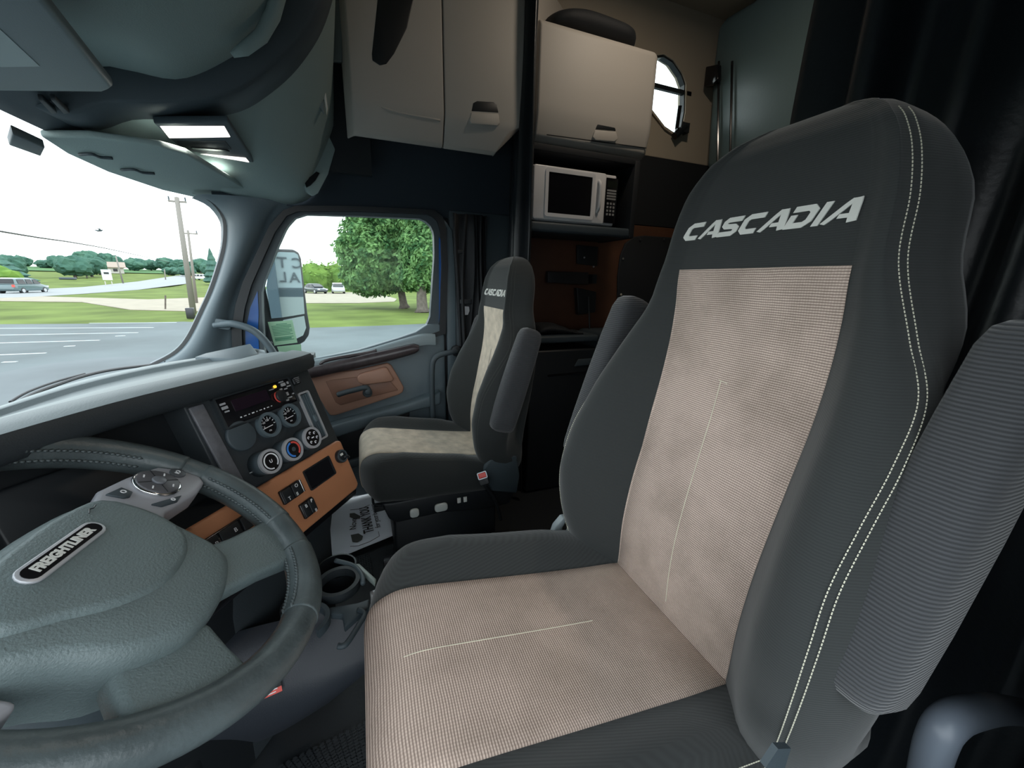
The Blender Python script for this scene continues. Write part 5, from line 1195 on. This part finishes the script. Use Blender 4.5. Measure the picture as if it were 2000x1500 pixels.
for i, p in enumerate(tops):
    t = i/(len(tops)-1); zb = 2.21; hgt = max(.01, p.z-zb); rg.append([Vector((.86+.10*math.cos(a)*min(1, .4+3*t*(1-t)), p.y, zb+hgt/2+hgt/2*math.sin(a))) for a in [2*PI*q/16 for q in range(16)]])
b.loft(rg); b.build('bag_body', M_['velvet'], bg2, smooth=True)
# microwave niche and microwave
nc = thing('microwave_niche', 'black shelf box holding the microwave under the sleeper cabinet', 'shelf', (.9, -1.05, 1.4))
box('niche_top', (.895, -1.06, 1.735), (.28, .58, .03), M_['velvet'], nc, bev=.004); box('niche_floor', (.895, -1.06, 1.405), (.28, .58, .045), M_['greyd'], nc, bev=.012, seg=3)
box('niche_side', (.895, -1.335, 1.56), (.29, .03, .36), M_['velvet'], nc, bev=.004); box('niche_side', (.895, -.762, 1.56), (.29, .02, .36), M_['velvet'], nc, bev=.004)
mw = thing('microwave', 'white microwave oven with black keypad in the shelf box', 'microwave', (.9, -1.0, 1.43))
MX = .765
y0, y1, z0, z1 = -1.235, -.775, 1.434, 1.668
box('oven_body', (MX+.13, (y0+y1)/2, (z0+z1)/2), (.24, y1-y0, z1-z0), M_['mwhite'], mw, bev=.008, seg=3)
FM = lambda y, z, h=0: frame((MX+.008-h, y, z), (0, -1, 0), (-1, 0, 0))
yk = ax(1181, 390, MX).y
dr_ = plate('oven_door', FM((y1+yk)/2-.0, (z0+z1)/2), y1-yk-.004, z1-z0-.004, .012, .016, M_['mwhite'], mw, bev=.005)
wa, wb = ax(1068, 385, MX), ax(1153, 385, MX)
framering('window_frame', FM((wa.y+wb.y)/2, 1.553, .015), abs(wa.y-wb.y)+.03, .205, .012, .016, .006, M_['mwhite'], dr_)
plate('oven_window', FM((wa.y+wb.y)/2, 1.553, .0155), abs(wa.y-wb.y), .172, .004, .002, M_['gblack'], dr_)
yh = ax(1166, 390, MX).y
mb = MB(); mb.tube(catmull([(MX-.006, yh, 1.49), (MX-.022, yh, 1.51), (MX-.024, yh, 1.56), (MX-.022, yh, 1.61), (MX-.006, yh, 1.63)], 4), .008, 8); mb.build('door_handle', M_['mwhite'], dr_, smooth=True)
ya, yb = ax(1181, 390, MX).y, ax(1204, 390, MX).y
kp = plate('keypad', FM((ya+yb)/2, 1.548, .004), abs(ya-yb), .205, .003, .008, M_['gblack'], mw, bev=.002)
plate('display', FM((ya+yb)/2, 1.622, .0105), abs(ya-yb)*.8, .03, .002, .002, mat('clock_glass', (.01, .015, .012), .1), kp)
for k in range(4): plate('key', FM((ya+yb)/2, 1.594-.0125*k, .0115), abs(ya-yb)*.78, .008, .001, .001, mat('grey_key', (.30, .30, .30), .5) if k == 0 else bpy.data.materials['grey_key'], kp)
for r_ in range(4):
    for c_ in range(3): plate('key', FM((ya+yb)/2+.018*(1-c_), 1.535-.0165*r_, .0115), .011, .010, .001, .001, bpy.data.materials['grey_key'], kp)
# gear under the niche: TV bracket, access panel with screws, bench
tvb = thing('screen_bracket', 'black swing-arm screen bracket bolted to the wood wall below the microwave', 'bracket', (1.0, -1.2, 1.1))
def wx(x, y, X=1.0): return ax(x, y, X)
prism('wall_plate', [wx(x, y, 1.02) for x, y in [(1128, 478), (1168, 482), (1167, 520), (1128, 515)]], (.02, 0, 0), M_['black'], tvb, bev=.003)
prism('arm', [wx(x, y, .95) for x, y in [(1070, 530), (1150, 532), (1150, 556), (1070, 552)]], (.03, 0, 0), M_['steel'], tvb, bev=.004)
mb = MB(); mb.box((.98, wx(1150, 545).y, wx(1150, 545).z), (.08, .03, .05)); mb.build('joint', M_['black'], tvb)
prism('lower_arm', [wx(x, y, .97) for x, y in [(1127, 562), (1165, 570), (1163, 610), (1130, 615)]], (.04, 0, 0), M_['black'], tvb, bev=.004)
mb = MB(); mb.tube([wx(1150, 580, .96), wx(1152, 655, .95)], .005, 6); mb.build('dangling_strap', M_['black'], tvb)
for x, y in ((1159, 521), (1141, 503)): cyl('screw', frame(wx(x, y, 1.016), (0, 1, 0), (-1, 0, 0)), .005, .004, M_['silver'], tvb, 10)
ap = thing('access_panel', 'black rounded access panel with bright screws on the wood wall', 'panel', (1.03, -1.7, 1.1))
pp_ = [wx(x, y, 1.03) for x, y in [(1206, 655), (1207, 540), (1212, 500), (1222, 475), (1240, 462), (1260, 460), (1345, 466), (1345, 655)]]
prism('panel', pp_, (.015, 0, 0), M_['velvet'], ap, bev=.006)
for x, y in ((1216, 505), (1250, 468), (1297, 468), (1212, 575)): cyl('screw', frame(wx(x, y, 1.03), (0, 1, 0), (-1, 0, 0)), .007, .006, M_['chrome'], ap, 12)
bn = thing('bunk', 'dark lower bunk bench with cupboard front behind the passenger seat', 'bunk', (.3, -1.6, .4))
box('bench_base', (.28, -1.66, .39), (1.5, .94, .76), M_['black'], bn, bev=.01); box('bench_base', (.90, -.99, .41), (.28, .40, .80), M_['black'], bn, bev=.01)
box('mattress', (.28, -1.67, .83), (1.5, .92, .12), M_['greyd'], bn, bev=.03, seg=4)
bt = box('side_top', (.90, -.99, .865), (.28, .40, .035), M_['greyd'], bn, bev=.008)
prism('drawer_handle', [ax(x, y, .755) for x, y in [(1122, 716), (1130, 702), (1158, 700), (1165, 712)]], (.02, 0, 0), M_['greyd'], bn, bev=.003)
prism('drawer_gap', [ax(x, y, .757) for x, y in [(1070, 732), (1180, 722), (1180, 726), (1070, 736)]], (.01, 0, 0), M_['gblack'], bn)
jk = thing('folded_blanket', 'dark folded blanket heap on the side top under the bracket', 'blanket', (.9, -1.0, .88))
b = MB(); rg = []
for i in range(9):
    t = i/8; y = -.86-.26*t; h_ = .06*math.sin(PI*min(1, t*1.1+.1))**.6*(1-.5*t)+.006
    rg.append([Vector((.90+.10*math.cos(a), y, .884+h_*(.5+.5*math.sin(a))+.004*math.sin(7*a+i))) for a in [2*PI*q/18 for q in range(18)]])
b.loft(rg); b.build('blanket', M_['velvet'], jk, smooth=True)
# folded-up upper bunk against the rear wall
ub = thing('upper_bunk', 'teal-black folded upper bunk panel against the rear wall', 'bunk', (.4, -2.08, 1.8))
TB = mat('teal_black_vinyl', (.11, .16, .165), .35, bump=.2, bscale=60)
def ry(x, y, Y=-2.0): return ay(x, y, Y)
P = [ry(x, y) for x, y in [(1378, 330), (1378, 130), (1390, 60), (1420, 30), (1470, 0), (1520, -40), (1800, -160), (1800, 360)]]
P = [Vector((min(1.03, p.x), p.y, p.z)) for p in P]
prism('bunk_pan', P, (0, -.10, 0), TB, ub, bev=.03, seg=4)
for x0, x1 in ((1404, 1402), (1430, 1426)): mb = MB(); mb.tube([ry(x0, 120, -1.985), ry(x1, 320, -1.985)], .006, 6); mb.build('pan_groove', M_['gblack'], ub)
prism('bunk_latch', [ry(x, y, -1.95) for x, y in [(1374, 170), (1378, 130), (1402, 125), (1402, 155), (1392, 165)]], (0, -.03, 0), M_['gblack'], ub, bev=.006)
box('upper_divider', (.10, -2.06, 1.55), (1.9, .08, .35), M_['velvet'], ub, bev=.01)
# ================================================================== CURTAINS
def curtain(name, label, path, z0, z1, m, amp=.03, waves=7, nz=14, seed=0, pinch=0.0, cat='curtain'):
    """gathered hanging cloth: folds run along path, slightly pinched at mid height"""
    root = thing(name, label, cat, (path[0][0], path[0][1], z0)); rnd = random.Random(seed)
    P = resample(catmull([Vector((x, y, 0)) for x, y in path], 6), waves*10+1); rows = []
    phs = [rnd.uniform(-.5, .5) for _ in range(waves+1)]; am = [rnd.uniform(.6, 1.2) for _ in range(waves+1)]
    for j in range(nz+1):
        t = j/nz; z = z0+(z1-z0)*t; row = []
        for i, p in enumerate(P):
            a = P[max(0, i-1)]; c_ = P[min(len(P)-1, i+1)]; d = (c_-a).normalized(); n_ = Vector((d.y, -d.x, 0)); wv = i/10; k = int(min(waves-1, wv))
            o = amp*am[k]*math.sin(2*PI*wv+phs[0])*(1+.25*math.sin(3*t+k))+.010*math.sin(9*t+i*.35+seed)
            q = p+n_*o+d*(.012*math.sin(5*t+k*1.7)); row.append(Vector((q.x, q.y, z)))
        rows.append(row)
    o = ribbon(rows, 'cloth', m, root, thick=.003); return root
curtain('privacy_curtain', 'black vinyl sleeper curtain gathered behind the passenger seat', [(.70, -.74), (.78, -.715), (.86, -.735), (.93, -.78), (.97, -.79)], .05, 2.45, M_['curtain'], .032, 4, 18, 3)
curtain('privacy_curtain', 'narrow black curtain bunched behind the door pillar, under the front cabinet', [(.95, -.46), (.94, -.51), (.95, -.56), (.94, -.62)], .35, 1.46, M_['velvet'], .014, 5, 14, 5)
curtain('privacy_curtain', 'wide black curtain hanging behind the near driver seat', [(-.34, -.95), (-.45, -.88), (-.62, -.92), (-.75, -.86), (-.86, -.88), (-.93, -.80), (-.97, -.70), (-.985, -.58), (-1.0, -.46)], .02, 2.55, M_['curtain'], .035, 8, 22, 8)
# ================================================================== SEAT BELT
sb_ = thing('seat_belt', 'black passenger seat belt with its metal tongue hanging on the door pillar', 'seat belt', (.955, -.50, 1.0))
wpt = [ax(x, y, .955) for x, y in [(907, 492), (908, 540), (910, 580), (910, 640), (900, 700)]]
ribbon([[p+Vector((0, -.022, 0)) for p in catmull(wpt, 4)], [p+Vector((-.003, 0, 0)) for p in catmull(wpt, 4)], [p+Vector((0, .022, 0)) for p in catmull(wpt, 4)]], 'webbing', M_['velvet'], sb_, thick=.002)
plate('tongue_holder', frame(ax(909, 589, .945), (0, -1, 0), (-1, 0, 0)), .06, .024, .005, .014, M_['black'], sb_, bev=.003)
prism('metal_tongue', [ax(x, y, .938) for x, y in [(904, 598), (916, 599), (917, 607), (914, 615), (908, 615), (904, 606)]], (.003, 0, 0), M_['silver'], sb_)
box('belt_guide', (.955, ax(896, 492, .955).y, ax(896, 492, .955).z), (.03, .05, .02), M_['black'], sb_, bev=.004)
# grab handle by the door opening
gh_ = thing('grab_handle', 'dark grey vertical grab handle on the pillar beside the passenger seat', 'handle', ax(843, 760, .9))
P = catmull([ax(x, y, X) for x, y, X in [(892, 686, .93), (880, 688, .905), (860, 693, .90), (848, 702, .90), (844, 720, .90), (844, 770, .90), (846, 812, .90), (850, 822, .92)]], 5)
mb = MB(); mb.tube(P, .0135, 12); mb.build('bar', M_['greyd'], gh_, smooth=True)
cyl('bar_mount', frame(ax(890, 684, .955), (0, 1, 0), (-1, 0, 0)), .028, .03, M_['black'], gh_, 20, .005)
# bent grey tube and panel in the lower right corner
gt = thing('entry_handle', 'thick blue-grey bent entry handle at the lower right corner', 'handle', (-.93, -.40, .55))
P = catmull([ax(x, y, -.90) for x, y in [(2060, 1400), (1960, 1385), (1890, 1392), (1850, 1412), (1828, 1450), (1812, 1510), (1800, 1580), (1790, 1660)]], 5)
mb = MB(); mb.tube(P, .0145, 16); mb.build('bar', mat('blue_grey_tube', (.11, .13, .16), .4), gt, smooth=True)
# floor paper
fp_ = thing('paper_floor_mat', 'white printed paper mat reading THANK YOU on the floor by the far seat', 'paper', az(725, 1020, .03))
ZP = .020
c4 = [az(x, y, ZP) for x, y in [(640, 985), (745, 962), (776, 1046), (640, 1100)]]
cn = [az(x, y, ZP) for x, y in [(683, 983), (745, 964), (776, 1048), (683, 1088)]]
NXp = 10; rws = []
for i in range(NXp+1):
    t = i/NXp; row = []
    for j in range(9):
        s = j/8; p = c4[0].lerp(c4[1], t).lerp(c4[3].lerp(c4[2], t), s); p = p+Vector((0, 0, .004+.010*max(0, t-.5)*math.sin(s*5)+.01*(t*t))); row.append(p)
    rws.append(row)
ribbon(rws, 'sheet', M_['paper'], fp_, thick=.001)
def op(t, s, h=.0): p = c4[0].lerp(c4[1], t).lerp(c4[3].lerp(c4[2], t), s); return p+Vector((0, 0, .0065+.010*max(0, t-.5)*math.sin(s*5)+.01*(t*t)+h))
def paptext(nm, s_, size, px0, py0, px1, py1, m, xs=1, bold=0):
    a, c_ = az(px0, py0, ZP), az(px1, py1, ZP); mid_ = (a+c_)/2+Vector((0, 0, .016)); me = text_mesh(s_, size, .0003, xs=xs, bold=bold)
    Lc = max(v.co.x for v in me.vertices)-min(v.co.x for v in me.vertices); k = (c_-a).length/Lc
    Mx = frame(mid_, c_-a, (0, 0, 1)) @ Matrix.Diagonal((k, 1, 1, 1)); me.transform(Mx); return link(nm, me, m, fp_)
paptext('lettering', 'THANK YOU', .062, 722, 1046, 712, 996, M_['ink'], bold=.0012)
paptext('small_lettering', 'for your business', .034, 739, 1036, 728, 990, M_['ink'])
paptext('handwriting', 'Nova', .04, 690, 1040, 692, 1018, M_['ink'])
for pts in ([(683, 1003), (692, 1002), (704, 1008), (703, 1013), (692, 1014), (683, 1010)], [(685, 1045), (700, 1042), (709, 1047), (707, 1054), (698, 1059), (688, 1058)]):
    P = [az(x, y, ZP+.010) for x, y in pts]; prism('shoe_print', P, (0, 0, .0006), M_['shoe'], fp_)
for pts in ([(684, 1067), (700, 1066), (722, 1058), (741, 1047), (739, 1038)], [(684, 996), (704, 994), (722, 986)]):
    P = [az(x, y, ZP+.012) for x, y in pts]
    for p, q in zip(P, P[1:]): mb = MB(); mb.tube([p, q], .0012, 4); mb.build('border_line', M_['ink'], fp_)
# ribbed rubber floor mat under the paper and in front of the near seat
def ribmat(label, pts, z, nu, nv):
    t = thing('floor_mat', label, 'floor mat', az(*pts[0], z)); P = [az(x, y, z) for x, y in pts]; prism('mat_base', P, (0, 0, -.008), M_['floor'], t, bev=.002)
    b = MB()
    for i in range(nu):
        for j in range(nv):
            s, r_ = (i+.5)/nu, (j+.5)/nv; c_ = P[0].lerp(P[1], s).lerp(P[3].lerp(P[2], s), r_); b.tube([c_, c_+Vector((0, 0, .003))], .006, 6)
    o = b.build('mat_studs', M_['floor'], t); o['kind'] = 'stuff'
ribmat('black studded rubber mat strip below the paper mat', [(684, 1092), (722, 1080), (728, 1122), (690, 1132)], .012, 8, 12)
ribmat('black studded rubber mat at the foot of the near seat', [(540, 1500), (742, 1395), (748, 1490), (600, 1560)], .012, 16, 14)
prism('paper_scrap', [az(x, y, .016) for x, y in [(722, 1502), (742, 1488), (748, 1510), (730, 1520)]], (0, 0, .002), M_['paper'], label='corner of a white paper on the floor below the near seat', cat='paper')
# ================================================================== INTERIOR LAMPS (sleeper lights are on)
sl_ = thing('sleeper_lamp', 'round ceiling lamp of the sleeper', 'lamp', (.2, -1.2, 2.6))
cyl('lamp_body', frame((.2, -1.2, 2.615), (1, 0, 0), (0, 0, -1)), .09, .02, M_['cream'], sl_, 30, .004); cyl('lamp_lens', frame((.2, -1.2, 2.595), (1, 0, 0), (0, 0, -1)), .075, .008, M_['lens'], sl_, 30)
ld = bpy.data.lights.new('sleeper_light', 'AREA'); ld.energy = 4.5; ld.shape = 'DISK'; ld.size = .14; ld.color = (1, .86, .70); lo = bpy.data.objects.new('sleeper_light', ld); COL.objects.link(lo); lo.location = (.2, -1.2, 2.575)
